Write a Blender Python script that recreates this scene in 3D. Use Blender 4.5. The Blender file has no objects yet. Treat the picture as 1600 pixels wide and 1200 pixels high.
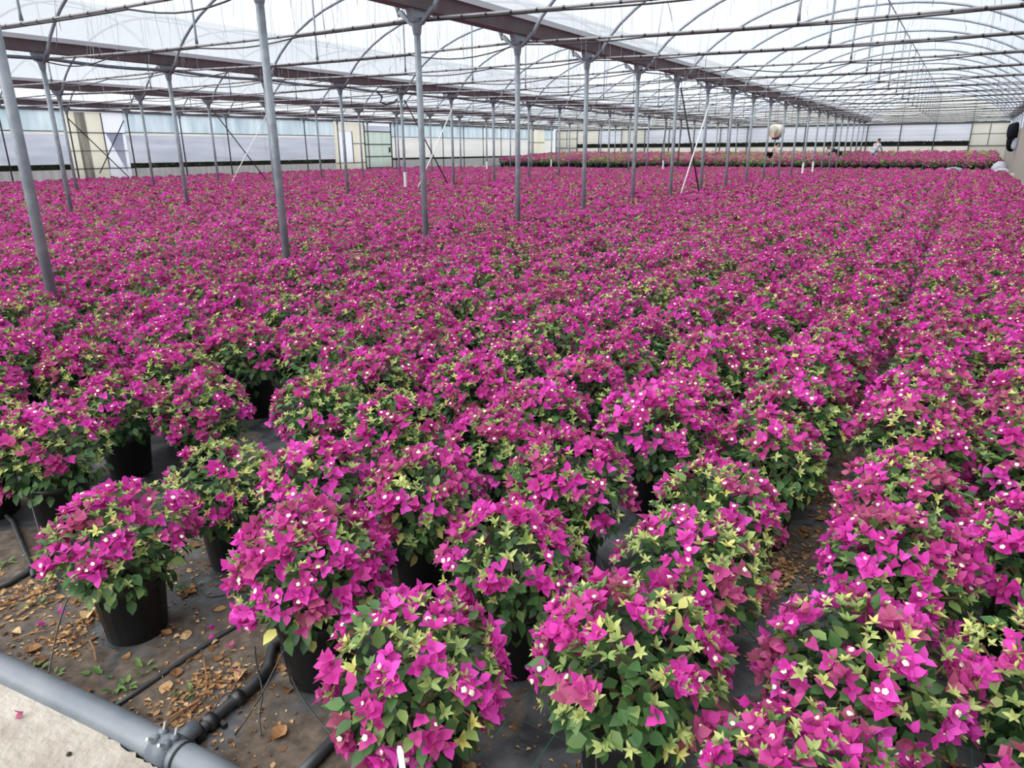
import bpy, bmesh, math, random
import numpy as np
from mathutils import Matrix, Vector

# ---------------------------------------------------------------- scene, camera, light
sc = bpy.context.scene
COL = sc.collection
PI = math.pi
EYE = 1.70                       # eye height, metres
F_PX = 1095.41                   # focal length for a 1600 px wide frame
YAW, PITCH, ROLL = 0.556067, 0.323298, -0.00498

def cam_axes():
    cy, sy = math.cos(YAW), math.sin(YAW)
    fwd = Vector((-sy, cy, 0)); right = Vector((cy, sy, 0)); up = Vector((0, 0, 1))
    cp, sp = math.cos(PITCH), math.sin(PITCH)
    f2 = fwd*cp - up*sp; u2 = up*cp + fwd*sp
    cr, sr = math.cos(ROLL), math.sin(ROLL)
    return right*cr + u2*sr, u2*cr - right*sr, f2
CR, CU, CF = cam_axes()
EYEV = Vector((0, 0, EYE))
def ray(x, y): return CF + CR*((x-800)/F_PX) + CU*((600-y)/F_PX)
def at_z(x, y, z): d = ray(x, y); return EYEV + d*((z-EYE)/d.z)      # pixel -> point on a level plane
def at_y(x, y, Y): d = ray(x, y); return EYEV + d*(Y/d.y)            # pixel -> point on a cross plane
def pix(P):
    d = Vector(P)-EYEV; z = d.dot(CF)
    return (800+F_PX*d.dot(CR)/z, 600-F_PX*d.dot(CU)/z, z)

cam_d = bpy.data.cameras.new('camera'); cam = bpy.data.objects.new('camera', cam_d); COL.objects.link(cam)
cam_d.sensor_fit = 'HORIZONTAL'; cam_d.sensor_width = 36; cam_d.lens = 36*F_PX/1600
cam_d.clip_start = 0.05; cam_d.clip_end = 400
m = Matrix((CR, CU, -CF)).transposed().to_4x4(); m.translation = EYEV
cam.matrix_world = m; sc.camera = cam

sc.view_settings.view_transform = 'Standard'; sc.view_settings.look = 'None'
sc.view_settings.exposure = 0.15; sc.view_settings.gamma = 1.0; sc.view_settings.use_curve_mapping = False

w = bpy.data.worlds.new('overcast_sky'); sc.world = w; w.use_nodes = True
nt = w.node_tree; nt.nodes.clear()
wo = nt.nodes.new('ShaderNodeOutputWorld'); bg = nt.nodes.new('ShaderNodeBackground')
tc = nt.nodes.new('ShaderNodeTexCoord'); nz = nt.nodes.new('ShaderNodeTexNoise'); rp = nt.nodes.new('ShaderNodeValToRGB')
nz.inputs['Scale'].default_value = 2.2; nz.inputs['Detail'].default_value = 4
rp.color_ramp.elements[0].position = .35; rp.color_ramp.elements[0].color = (.80, .88, 1.0, 1)
rp.color_ramp.elements[1].position = .65; rp.color_ramp.elements[1].color = (.93, .97, 1.0, 1)
nt.links.new(tc.outputs['Generated'], nz.inputs['Vector']); nt.links.new(nz.outputs['Fac'], rp.inputs['Fac'])
nt.links.new(rp.outputs['Color'], bg.inputs['Color']); nt.links.new(bg.outputs['Background'], wo.inputs['Surface'])
bg.inputs['Strength'].default_value = .90

sd = bpy.data.lights.new('soft_sun', 'SUN'); so = bpy.data.objects.new('soft_sun', sd); COL.objects.link(so)
sd.energy = 9.0; sd.angle = math.radians(90); sd.color = (1, .985, .95)
so.rotation_euler = (math.radians(28), math.radians(-22), 0)

# ---------------------------------------------------------------- materials
MAT = {}
def mat(name, col, rough=.6, metal=0, noise=None, bump=None, spec=.5):
    """col; noise=(scale, col2, lo, hi) mottles the colour; bump=(scale, strength)"""
    M = bpy.data.materials.new(name); M.use_nodes = True; t = M.node_tree; b = t.nodes['Principled BSDF']
    b.inputs['Base Color'].default_value = (*col, 1); b.inputs['Roughness'].default_value = rough
    b.inputs['Metallic'].default_value = metal; b.inputs['Specular IOR Level'].default_value = spec
    if noise or bump:
        c = t.nodes.new('ShaderNodeTexCoord')
    if noise:
        n = t.nodes.new('ShaderNodeTexNoise'); n.inputs['Scale'].default_value = noise[0]; n.inputs['Detail'].default_value = 6
        r = t.nodes.new('ShaderNodeValToRGB'); e = r.color_ramp.elements
        e[0].position = noise[2]; e[0].color = (*col, 1); e[1].position = noise[3]; e[1].color = (*noise[1], 1)
        t.links.new(c.outputs['Object'], n.inputs['Vector']); t.links.new(n.outputs['Fac'], r.inputs['Fac'])
        t.links.new(r.outputs['Color'], b.inputs['Base Color'])
    if bump:
        n2 = t.nodes.new('ShaderNodeTexNoise'); n2.inputs['Scale'].default_value = bump[0]; n2.inputs['Detail'].default_value = 5
        bp = t.nodes.new('ShaderNodeBump'); bp.inputs['Strength'].default_value = bump[1]; bp.inputs['Distance'].default_value = .02
        t.links.new(c.outputs['Object'], n2.inputs['Vector']); t.links.new(n2.outputs['Fac'], bp.inputs['Height'])
        t.links.new(bp.outputs['Normal'], b.inputs['Normal'])
    MAT[name] = M; return M

def tint_mat(name, stops, rough, trans, spec=.4, obj_rand=.12):
    """plant material: colour from the per-leaf 'tint' attribute plus a little per-object change, thin translucency"""
    M = bpy.data.materials.new(name); M.use_nodes = True; t = M.node_tree; b = t.nodes['Principled BSDF']
    a = t.nodes.new('ShaderNodeAttribute'); a.attribute_name = 'tint'
    oi = t.nodes.new('ShaderNodeObjectInfo'); ma = t.nodes.new('ShaderNodeMath'); ma.operation = 'MULTIPLY_ADD'
    ma.inputs[1].default_value = obj_rand*2
    sb = t.nodes.new('ShaderNodeMath'); sb.operation = 'SUBTRACT'; sb.inputs[1].default_value = obj_rand
    t.links.new(oi.outputs['Random'], ma.inputs[0]); t.links.new(a.outputs['Fac'], sb.inputs[0]); t.links.new(sb.outputs[0], ma.inputs[2])
    r = t.nodes.new('ShaderNodeValToRGB'); e = r.color_ramp.elements
    while len(e) < len(stops): e.new(.5)
    for el, (p, c) in zip(e, stops): el.position = p; el.color = (*c, 1)
    t.links.new(ma.outputs[0], r.inputs['Fac']); t.links.new(r.outputs['Color'], b.inputs['Base Color'])
    b.inputs['Roughness'].default_value = rough; b.inputs['Specular IOR Level'].default_value = spec
    tr = t.nodes.new('ShaderNodeBsdfTranslucent'); mx = t.nodes.new('ShaderNodeMixShader'); mx.inputs[0].default_value = trans
    t.links.new(r.outputs['Color'], tr.inputs['Color'])
    out = t.nodes['Material Output']
    t.links.new(b.outputs[0], mx.inputs[1]); t.links.new(tr.outputs[0], mx.inputs[2]); t.links.new(mx.outputs[0], out.inputs['Surface'])
    MAT[name] = M; return M

def film_mat(name, col, clear, streak=None, refl=.35):
    """thin plastic film or net: partly see-through, partly scattering"""
    M = bpy.data.materials.new(name); M.use_nodes = True; t = M.node_tree; t.nodes.remove(t.nodes['Principled BSDF'])
    tp = t.nodes.new('ShaderNodeBsdfTransparent'); tr = t.nodes.new('ShaderNodeBsdfTranslucent'); df = t.nodes.new('ShaderNodeBsdfDiffuse')
    tp.inputs['Color'].default_value = (.97, .98, 1, 1)
    for n in (tr, df): n.inputs['Color'].default_value = (*col, 1)
    if streak:
        c = t.nodes.new('ShaderNodeTexCoord'); mp = t.nodes.new('ShaderNodeMapping'); mp.inputs['Scale'].default_value = streak[0]
        n = t.nodes.new('ShaderNodeTexNoise'); n.inputs['Scale'].default_value = 1; n.inputs['Detail'].default_value = 4
        r = t.nodes.new('ShaderNodeValToRGB'); e = r.color_ramp.elements
        e[0].position = .3; e[0].color = (*col, 1); e[1].position = .7; e[1].color = (*streak[1], 1)
        t.links.new(c.outputs['Object'], mp.inputs[0]); t.links.new(mp.outputs[0], n.inputs['Vector']); t.links.new(n.outputs['Fac'], r.inputs[0])
        for q in (tr, df): t.links.new(r.outputs[0], q.inputs['Color'])
    m1 = t.nodes.new('ShaderNodeMixShader'); m2 = t.nodes.new('ShaderNodeMixShader'); m1.inputs[0].default_value = refl; m2.inputs[0].default_value = 1-clear
    t.links.new(tr.outputs[0], m1.inputs[1]); t.links.new(df.outputs[0], m1.inputs[2])
    t.links.new(tp.outputs[0], m2.inputs[1]); t.links.new(m1.outputs[0], m2.inputs[2])
    t.links.new(m2.outputs[0], t.nodes['Material Output'].inputs['Surface'])
    MAT[name] = M; return M

galv = mat('galvanised', (.20, .23, .26), .5, .25, noise=(9, (.30, .33, .36), .35, .7), bump=(60, .05))
galv2 = mat('galvanised_arch', (.24, .28, .32), .5, .2, noise=(5, (.33, .37, .41), .35, .7))
gut = mat('gutter_metal', (.15, .138, .142), .65, .1, noise=(3, (.22, .205, .21), .3, .75))
rim = mat('gutter_rim', (.45, .46, .48), .5, .3)
pipe_w = mat('tie_metal', (.19, .19, .20), .5, .2, noise=(4, (.29, .285, .29), .3, .7))
black = mat('black_plastic', (.012, .013, .014), .38, 0, noise=(14, (.022, .022, .023), .4, .7))
potm = mat('pot_plastic', (.009, .010, .011), .42, 0, noise=(10, (.02, .02, .019), .5, .75), bump=(25, .05))
hosem = mat('hose_rubber', (.028, .031, .034), .45, 0, noise=(30, (.06, .06, .058), .5, .8))
pvc = mat('grey_pvc', (.10, .118, .14), .45, 0, noise=(8, (.15, .168, .185), .35, .75), bump=(40, .06))
pvc2 = mat('grey_fitting', (.085, .10, .12), .5, 0, noise=(20, (.14, .155, .17), .4, .7))
steel = mat('bolt_steel', (.55, .55, .54), .35, .7)
whitep = mat('white_paint', (.75, .75, .74), .5, 0, noise=(7, (.60, .60, .58), .5, .8))
darkrod = mat('dark_rod', (.045, .047, .05), .55, .2)
woodm = mat('woody_stem', (.16, .10, .055), .8, 0, noise=(30, (.09, .06, .035), .4, .7))
soilm = mat('potting_soil', (.05, .033, .022), .95, 0, noise=(40, (.02, .014, .01), .4, .7), bump=(60, .6))
stringm = mat('string_dark', (.10, .11, .12), .7)
stringr = mat('string_red', (.45, .04, .03), .7)
stringb = mat('string_pale', (.42, .47, .52), .7)
conc = mat('concrete', (.27, .24, .20), .9, 0, noise=(7, (.38, .345, .30), .35, .68), bump=(35, .5))
kerbm = mat('kerb_concrete', (.55, .53, .48), .9, 0, noise=(2, (.66, .63, .58), .3, .7))
cream = film_mat('cream_board', (.80, .785, .71), .02, ((.4, 1.2, .4), (.88, .87, .81)))
whiteb = film_mat('white_board', (.88, .90, .94), .05)
stain = film_mat('stained_board', (.28, .27, .25), .02, ((.4, 6.0, .5), (.62, .60, .54)))
doorg = film_mat('door_sheet', (.62, .70, .66), .05, ((3, 9, .2), (.74, .80, .76)))
blue_f = film_mat('blue_film', (.56, .66, .71), .12, ((1, 3, .5), (.80, .86, .89)))
net_f = film_mat('grey_net', (.58, .61, .68), .08, ((.2, .35, 4.0), (.72, .74, .79)))
net_p = film_mat('pale_net', (.78, .78, .77), .08, ((.2, .3, 3.0), (.86, .86, .84)))
end_f = film_mat('ribbed_sheet', (.76, .78, .83), .10, ((.3, .3, 5.0), (.88, .89, .92)))
gable_f = film_mat('gable_sheet', (.80, .79, .68), .12, ((1.0, .3, .4), (.94, .94, .88)))
roof_f = film_mat('roof_film', (.325, .350, .375), .48, ((.5, .15, .5), (.365, .385, .405)), .05)
curtain = film_mat('brown_curtain', (.36, .32, .28), .05, ((.3, 2.0, .2), (.45, .40, .36)))
corr = mat('white_corrugated', (.60, .61, .58), .6, 0, noise=(2, (.70, .70, .67), .3, .7))
hedgem = tint_mat('outside_hedge', [(0, (.008, .014, .007)), (1, (.03, .045, .02))], .8, .1)
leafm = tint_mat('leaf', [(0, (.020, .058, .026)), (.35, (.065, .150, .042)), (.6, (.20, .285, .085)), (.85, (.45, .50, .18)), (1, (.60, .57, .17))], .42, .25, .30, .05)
bractm = tint_mat('bract', [(0, (.42, .12, .18)), (.3, (.50, .065, .26)), (.65, (.60, .042, .36)), (1, (.76, .10, .54))], .55, .40, .2, .08)
floretm = mat('floret_white', (.85, .80, .62), .6)
drym = tint_mat('dry_leaf', [(0, (.12, .055, .025)), (.5, (.32, .17, .075)), (1, (.55, .38, .20))], .8, .15, .2, .1)
weedm = tint_mat('weed_leaf', [(0, (.05, .12, .03)), (1, (.16, .27, .07))], .5, .25)
skinm = mat('skin', (.42, .25, .17), .6)
hairm = mat('dark_hair', (.015, .012, .01), .6)
tanm = mat('tan_cloth', (.55, .42, .33), .85)
blackc = mat('black_cloth', (.006, .006, .007), .95, spec=.1)
greyb = mat('greyblue_cloth', (.36, .40, .47), .85)
navy = mat('navy_cloth', (.009, .010, .018), .95, spec=.1)
greenk = mat('dark_green_cloth', (.02, .03, .028), .9)
creamp = mat('cream_plastic', (.68, .64, .55), .5)
darkh = mat('fan_dark', (.05, .05, .045), .7)
clayc = mat('fan_motor', (.50, .33, .25), .6)
bluetub = mat('bluegrey_tub', (.17, .22, .28), .5)
sackm = mat('white_sack', (.38, .40, .44), .8, 0, noise=(6, (.30, .32, .37), .4, .7), bump=(9, .4))

# the woven ground cover with soil trodden over it
def ground_mat():
    M = bpy.data.materials.new('weed_mat'); M.use_nodes = True; t = M.node_tree; b = t.nodes['Principled BSDF']
    L = t.links.new
    c = t.nodes.new('ShaderNodeTexCoord'); sep = t.nodes.new('ShaderNodeSeparateXYZ'); L(c.outputs['Object'], sep.inputs[0])
    def noise(s, d=6, dist=0):
        n = t.nodes.new('ShaderNodeTexNoise'); n.inputs['Scale'].default_value = s; n.inputs['Detail'].default_value = d
        n.inputs['Distortion'].default_value = dist; L(c.outputs['Object'], n.inputs['Vector']); return n.outputs['Fac']
    def ramp(f, a, ca, bq, cb):
        r = t.nodes.new('ShaderNodeValToRGB'); e = r.color_ramp.elements
        e[0].position = a; e[0].color = (*ca, 1); e[1].position = bq; e[1].color = (*cb, 1); L(f, r.inputs[0]); return r.outputs[0]
    def math_(op, a, bq=None, cq=None):
        n = t.nodes.new('ShaderNodeMath'); n.operation = op
        for i, v in enumerate((a, bq, cq)):
            if v is None: continue
            if isinstance(v, (int, float)): n.inputs[i].default_value = v
            else: L(v, n.inputs[i])
        return n.outputs[0]
    def mix(f, a, bq):
        n = t.nodes.new('ShaderNodeMix'); n.data_type = 'RGBA'
        if isinstance(f, (int, float)): n.inputs[0].default_value = f
        else: L(f, n.inputs[0])
        for v, k in ((a, 6), (bq, 7)):
            if isinstance(v, tuple): n.inputs[k].default_value = (*v, 1)
            else: L(v, n.inputs[k])
        return n.outputs[2]
    matc = ramp(noise(5.0, 5, .4), .42, (.018, .019, .022), .68, (.14, .145, .155))
    # weave
    def stripes(axis, per, wd):
        f = math_('FRACT', math_('MULTIPLY', axis, 1/per)); return math_('LESS_THAN', f, wd/per)
    wv = math_('MULTIPLY', stripes(sep.outputs[0], .008, .004), .25)
    matc = mix(wv, matc, (.045, .048, .052))
    wob = math_('MULTIPLY_ADD', noise(1.2, 2), .03, sep.outputs[0])
    lines = stripes(wob, .155, .0028)
    matc = mix(lines, matc, (.02, .14, .10))
    lines2 = math_('MULTIPLY', stripes(sep.outputs[1], .30, .0025), .5)
    matc = mix(lines2, matc, (.10, .13, .13))
    soil = ramp(noise(22, 8), .35, (.05, .037, .028), .7, (.13, .10, .075))
    grit = ramp(noise(120, 3), .66, (0, 0, 0), .72, (1, 1, 1))
    soil = mix(math_('MULTIPLY', grit, .5), soil, (.34, .26, .19))
    # soil covers the front left corner most, and drifts elsewhere in patches
    front = t.nodes.new('ShaderNodeMapRange'); front.inputs[1].default_value = 2.0; front.inputs[2].default_value = .8
    front.inputs[3].default_value = -.04; front.inputs[4].default_value = .16; L(sep.outputs[1], front.inputs[0])
    left = t.nodes.new('ShaderNodeMapRange'); left.inputs[1].default_value = -.7; left.inputs[2].default_value = -1.6
    left.inputs[3].default_value = 0; left.inputs[4].default_value = 1; L(sep.outputs[0], left.inputs[0])
    s = math_('ADD', noise(3.2, 7, .6), math_('MULTIPLY', front.outputs[0], left.outputs[0]))
    f = ramp(s, .52, (0, 0, 0), .60, (1, 1, 1))
    col = mix(f, matc, soil)
    L(col, b.inputs['Base Color'])
    rr = t.nodes.new('ShaderNodeMapRange'); rr.inputs[3].default_value = .42; rr.inputs[4].default_value = .95; L(f, rr.inputs[0]); L(rr.outputs[0], b.inputs['Roughness'])
    bp = t.nodes.new('ShaderNodeBump'); bp.inputs['Strength'].default_value = .45; bp.inputs['Distance'].default_value = .02
    L(math_('ADD', noise(9, 8), math_('MULTIPLY', noise(2.2, 2), 1.5)), bp.inputs['Height']); L(bp.outputs[0], b.inputs['Normal'])
    MAT['ground'] = M; return M
groundm = ground_mat()

# ---------------------------------------------------------------- helpers
def tag(o, label=None, cat=None, group=None, kind=None):
    if label: o['label'] = label
    if cat: o['category'] = cat
    if group: o['group'] = group
    if kind: o['kind'] = kind
    return o
def empty(name, loc=(0, 0, 0), rz=0):
    o = bpy.data.objects.new(name, None); COL.objects.link(o); o.location = loc; o.rotation_euler = (0, 0, rz)
    o.empty_display_size = .1; return o

class MB:
    """collects shapes in lists; build() links them as one mesh object"""
    def __init__(s): s.v = []; s.f = []; s.m = []; s.t = []; s.smooth = False
    def add(s, vs, fs, mi=0, tint=.5):
        o = len(s.v); s.v += [tuple(p) for p in vs]; s.f += [tuple(i+o for i in f) for f in fs]; s.m += [mi]*len(fs); s.t += [tint]*len(vs)
    def box(s, lo, hi, mi=0, tint=.5):
        x0, y0, z0 = lo; x1, y1, z1 = hi
        s.add([(x0, y0, z0), (x1, y0, z0), (x1, y1, z0), (x0, y1, z0), (x0, y0, z1), (x1, y0, z1), (x1, y1, z1), (x0, y1, z1)],
              [(0, 3, 2, 1), (4, 5, 6, 7), (0, 1, 5, 4), (1, 2, 6, 5), (2, 3, 7, 6), (3, 0, 4, 7)], mi, tint); return s
    def tube(s, pts, r, n=8, mi=0, cap=True, tint=.5):
        pts = [Vector(p) for p in pts]; rs = r if isinstance(r, (list, tuple)) else [r]*len(pts)
        vs = []; fs = []; prev = None
        for i, p in enumerate(pts):
            d = (pts[min(i+1, len(pts)-1)]-pts[max(i-1, 0)]).normalized()
            if prev is None:
                a = Vector((0, 0, 1)) if abs(d.z) < .9 else Vector((1, 0, 0))
                u = d.cross(a).normalized()
            else:
                u = (prev - d*prev.dot(d)).normalized()
            prev = u; v = d.cross(u)
            for k in range(n):
                th = 2*PI*k/n; vs.append(p+(u*math.cos(th)+v*math.sin(th))*rs[i])
        for i in range(len(pts)-1):
            for k in range(n):
                a = i*n+k; b = i*n+(k+1) % n; fs.append((a, b, b+n, a+n))
        if cap: fs.append(tuple(range(n))[::-1]); fs.append(tuple(range((len(pts)-1)*n, len(pts)*n)))
        s.add(vs, fs, mi, tint); return s
    def lathe(s, prof, n=24, c=(0, 0, 0), mi=0, tint=.5, cap=(True, True)):
        vs = []; fs = []
        for r, z in prof:
            for k in range(n): vs.append((c[0]+r*math.cos(2*PI*k/n), c[1]+r*math.sin(2*PI*k/n), c[2]+z))
        for i in range(len(prof)-1):
            for k in range(n):
                a = i*n+k; b = i*n+(k+1) % n; fs.append((a, b, b+n, a+n))
        if cap[0]: fs.append(tuple(range(n))[::-1])
        if cap[1]: fs.append(tuple(range((len(prof)-1)*n, len(prof)*n)))
        s.add(vs, fs, mi, tint); return s
    def prism(s, poly, lo, hi, axis=2, mi=0):
        """extrude a 2-D polygon along an axis"""
        def P(a, b, c): return {0: (c, a, b), 1: (a, c, b), 2: (a, b, c)}[axis]
        n = len(poly); vs = [P(a, b, lo) for a, b in poly]+[P(a, b, hi) for a, b in poly]
        fs = [tuple(range(n))[::-1], tuple(range(n, 2*n))]+[(i, (i+1) % n, (i+1) % n+n, i+n) for i in range(n)]
        s.add(vs, fs, mi); return s
    def mesh(s, name, mats, smooth=False):
        me = bpy.data.meshes.new(name); me.from_pydata(s.v, [], s.f)
        mats = mats if isinstance(mats, (list, tuple)) else [mats]
        for q in mats: me.materials.append(q)
        if len(mats) > 1: me.polygons.foreach_set('material_index', s.m)
        a = me.attributes.new('tint', 'FLOAT', 'POINT'); a.data.foreach_set('value', s.t)
        if smooth: me.polygons.foreach_set('use_smooth', [True]*len(me.polygons))
        me.update(); return me
    def build(s, name, mats, parent=None, smooth=False, loc=None):
        o = bpy.data.objects.new(name, s.mesh(name, mats, smooth)); COL.objects.link(o)
        if parent: o.parent = parent
        if loc: o.location = loc
        return o
def put(name, me, parent=None, mx=None):
    o = bpy.data.objects.new(name, me); COL.objects.link(o)
    if parent: o.parent = parent
    if mx is not None: o.matrix_basis = mx
    return o

ORD = ['zeroth', 'first', 'second', 'third', 'fourth', 'fifth', 'sixth', 'seventh', 'eighth', 'ninth', 'tenth', 'eleventh', 'twelfth', 'thirteenth',
       'fourteenth', 'fifteenth', 'sixteenth', 'seventeenth', 'eighteenth', 'nineteenth', 'twentieth', 'twenty-first', 'twenty-second', 'twenty-third',
       'twenty-fourth', 'twenty-fifth', 'twenty-sixth', 'twenty-seventh', 'twenty-eighth', 'twenty-ninth', 'thirtieth']+['thirty-'+q for q in
       ['first', 'second', 'third', 'fourth', 'fifth', 'sixth', 'seventh', 'eighth', 'ninth']]

# ---------------------------------------------------------------- layout of the house (metres)
UNIT = 2.5; SPAN = 8.296; XA = -6.331; Y_END = 57.9; Z_BR = 3.27; Z_GUT = 3.40; Z_RIDGE = 4.95
def row_x(r): return XA - SPAN*r                    # r = -1 right wall, 0 A, 1 B, 2 C, 3 left wall
def row_y(r, k): return .401 - .535*r + UNIT*k
XR, XL = row_x(-1), row_x(3)
def ground_z(y):                                    # ground level: flat, then the raised terrace at the far end
    if y < 46.2: return 0.0
    return .42 + max(0, min(1, (y-46.4)/11))*.42

# ---------------------------------------------------------------- ground
rng = random.Random(5)
g = MB(); xs = [-36, -24, -12, -6, 0, 4.5]; ys = [-6, 0, 6, 15, 30, 46.2]
g.add([(x, y, 0) for y in ys for x in xs], [(j*6+i, j*6+i+1, (j+1)*6+i+1, (j+1)*6+i) for j in range(5) for i in range(5)])
tag(g.build('floor', groundm), 'black woven ground cover with soil drifts under the pots', kind='structure')
t = MB(); t.prism([(46.2, -.05), (46.4, .42), (57.4, .84), (62, .84), (62, -.05)], -36, 4.5, axis=0)
tag(t.build('floor_terrace', groundm), 'raised bed floor at the far end of the house', kind='structure')

# concrete walkway slab with a broken edge, front left corner
edge_px = [(-60, 1040), (0, 1057), (28, 1064), (55, 1082), (62, 1092), (80, 1104), (100, 1108), (128, 1128), (160, 1148), (190, 1165), (222, 1186), (250, 1205), (300, 1236), (360, 1272), (430, 1310)]
ed = [at_z(x, y, .055) for x, y in edge_px]; ed2 = []
for a, b in zip(ed, ed[1:]):
    for i in range(5):
        q = a.lerp(b, i/5); ed2.append((q.x+rng.uniform(-.004, .004), q.y+rng.uniform(-.006, .006)))
poly = [(-9, .15)] + [(-5, .42)] + ed2 + [(1.85, .92), (1.85, -3), (-9, -3)]
s = MB(); s.prism(poly, -.02, .055)
tag(s.build('walkway_slab', conc), 'pale concrete walkway slab with a broken edge in the near corner', kind='structure')

# ---------------------------------------------------------------- walls
def rect_panel(name, m_, parent, x0, x1, y0, y1, z0, z1, ribs=0):
    b = MB(); b.box((x0, y0, z0), (x1, y1, z1)); return b.build(name, m_, parent)
XW = XL-.34
wl = empty('wall_left', (XW, 0, 0)); tag(wl, 'left side wall of blue film and grey netting over a white kick panel', kind='structure')
def WL(name, m_, y0, y1, z0, z1, th=.01, off=0): return rect_panel(name, m_, wl, off-th, off+th, y0, y1, z0, z1)
kpoly = []
def corrugated(y0, y1, z0, z1, name='kick_panel', m_=corr):
    b = MB(); n = int((y1-y0)/.08); pts = [(y0+(y1-y0)*i/n, .02*math.sin(i*PI/2)) for i in range(n+1)]
    b.add([(-o, y, z0) for y, o in pts]+[(-o, y, z1) for y, o in pts], [(i, i+1, i+n+2, i+n+1) for i in range(n)]); return b.build(name, m_, wl)
ks = [row_y(3, k) for k in range(3, 25)]
for k in range(3, 24):
    y0, y1 = row_y(3, k), row_y(3, k+1)
    y1 = min(y1, Y_END)
    if y0 > Y_END: break
    special = (k in (7, 13, 14, 22))
    if k not in (14,): WL('kerb', kerbm, y0, y1, 0, .45, .09, -.02)
    if not special:
        far = y0 > 36
        corrugated(y0, y1, .45, .97+.1*(y0 > 30))
        WL('net_screen', net_p if far else net_f, y0, y1, 1.20, 2.34, .008)
        WL('net_hem', whitep, y0, y1, 1.185, 1.205, .014)
        WL('pale_band', net_p, y0, y1, 2.34, 2.48, .008)
        WL('upper_film', blue_f, y0, y1, 2.48, 3.26, .008)
        WL('film_rail', darkrod, y0, y1, 2.465, 2.49, .02)
    elif k == 7:                       # cream boards with a dark stain and crossed rods
        WL('cream_panel', cream, y0, y0+.45, .45, 3.24, .012); WL('cream_panel', stain, y0+.45, y0+.86, .45, 3.24, .012)
        WL('cream_panel', cream, y0+.86, y0+1.52, .45, 3.24, .012)
        WL('white_panel', whiteb, y0+1.55, y1, .45, 3.24, .012)
        b = MB(); b.prism([(y0+1.62, 2.44), (y0+2.36, 2.44), (y0+2.33, .75)], .014, .018, axis=0)
        b.build('net_patch', net_f, wl)
        WL('frame_rail', darkrod, y0, y1, .98, 1.01, .02); WL('frame_rail', darkrod, y0, y1, 2.42, 2.45, .02); WL('frame_rail', darkrod, y0, y1, 1.70, 1.72, .015)
        WL('mullion', darkrod, y0+1.52, y0+1.56, 1.0, 3.24, .02)
        for a, c in (((.12, y0+.1, 3.0), (.12, y1-.15, .5)), ((.13, y1-.05, 2.95), (.13, y0+1.0, .8))):
            b = MB(); b.tube([a, c], .022, 6); b.build('cross_rod', darkrod, wl)
    elif k == 13:
        WL('cream_panel', cream, y0, y0+.35, .45, 3.2, .012); WL('white_panel', whiteb, y0+.35, y0+1.45, .95, 2.75, .012)
        WL('cream_panel', cream, y0+.35, y0+1.45, 2.75, 3.2, .012); WL('cream_panel', cream, y0+.35, y1, .45, .95, .012)
        WL('cream_panel', cream, y0+1.5, y1, .95, 3.2, .012); WL('mullion', darkrod, y0+1.45, y0+1.5, .95, 2.75, .02)
        WL('frame_rail', darkrod, y0+1.5, y1, 2.05, 2.08, .02); WL('frame_rail', darkrod, y0, y1, .95, .98, .02)
    elif k == 14:
        d = empty('door_1', (XW, y0, 0)); tag(d, 'greenish corrugated sheet door in a dark frame in the left wall', kind='structure')
        for a, c in ((.06, .55), (.58, 1.16), (1.19, 1.72), (1.75, 2.42)):
            b = MB(); b.box((-.012, a, .03), (.012, c, 2.75)); b.build('door_sheet', doorg, d)
        for z in (.05, .62, 1.28, 2.0, 2.75):
            b = MB(); b.box((-.03, 0, z), (.03, 2.5, z+.045)); b.build('door_rail', darkrod, d)
        for yy in (0, 2.44):
            b = MB(); b.box((-.04, yy, 0), (.04, yy+.06, 3.25)); b.build('door_jamb', darkrod, d)
        b = MB(); b.box((-.015, .06, 2.8), (.015, 2.44, 3.1)); b.build('header_panel', net_f, d)
        b = MB(); b.box((-.05, 2.2, 1.55), (.06, 2.32, 1.85)); b.build('lock_box', darkrod, d)
    else:
        WL('cream_panel', cream, y0, y1, .45, 3.2, .012); WL('frame_rail', darkrod, y0, y1, 2.2, 2.24, .02); WL('frame_rail', darkrod, y0, y1, 1.3, 1.33, .02)
b = MB(); b.box((-.05, 4, 3.26), (.05, Y_END, 3.36)); b.build('top_rail', galv2, wl)

we = empty('wall_back', (0, Y_END, 0)); tag(we, 'far end wall of pale ribbed sheeting under arched cream gables', kind='structure')
def WE(name, m_, x0, x1, z0, z1, th=.01, off=0): return rect_panel(name, m_, we, x0, x1, off-th, off+th, z0, z1)
xp = XL; i = 0
while xp < XR-.3:
    x1 = min(xp+2.074, XR)
    if xp < XL+1 or xp > XR-2.2:
        WE('cream_panel', cream, xp+.02, x1-.02, 1.75, 3.15); WE('frame_rail', darkrod, xp, x1, 2.5, 2.53, .02); WE('mullion', darkrod, (xp+x1)/2-.02, (xp+x1)/2+.02, 1.75, 3.15, .02)
        WE('low_panel', cream, xp, x1, .8, 1.75)
    else:
        pm = cream if (XL+1 < xp < XL+7 and i % 2) else end_f
        for z in (2.10, 2.37, 2.64, 2.91): WE('ribbed_sheet', pm, xp+.02, x1-.02, z, z+.255, .012)
        WE('low_panel', kerbm, xp, x1, .8, 1.78, .04)
    b = MB(); b.box((xp-.03, -.12, .8), (xp+.03, -.06, 3.2)); b.build('wall_post', darkrod, we)
    xp = x1; i += 1
WE('top_beam', darkrod, XL, XR, 3.16, 3.27, .05)
WE('low_rail', darkrod, XL, XR, 1.76, 1.79, .05)

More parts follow.
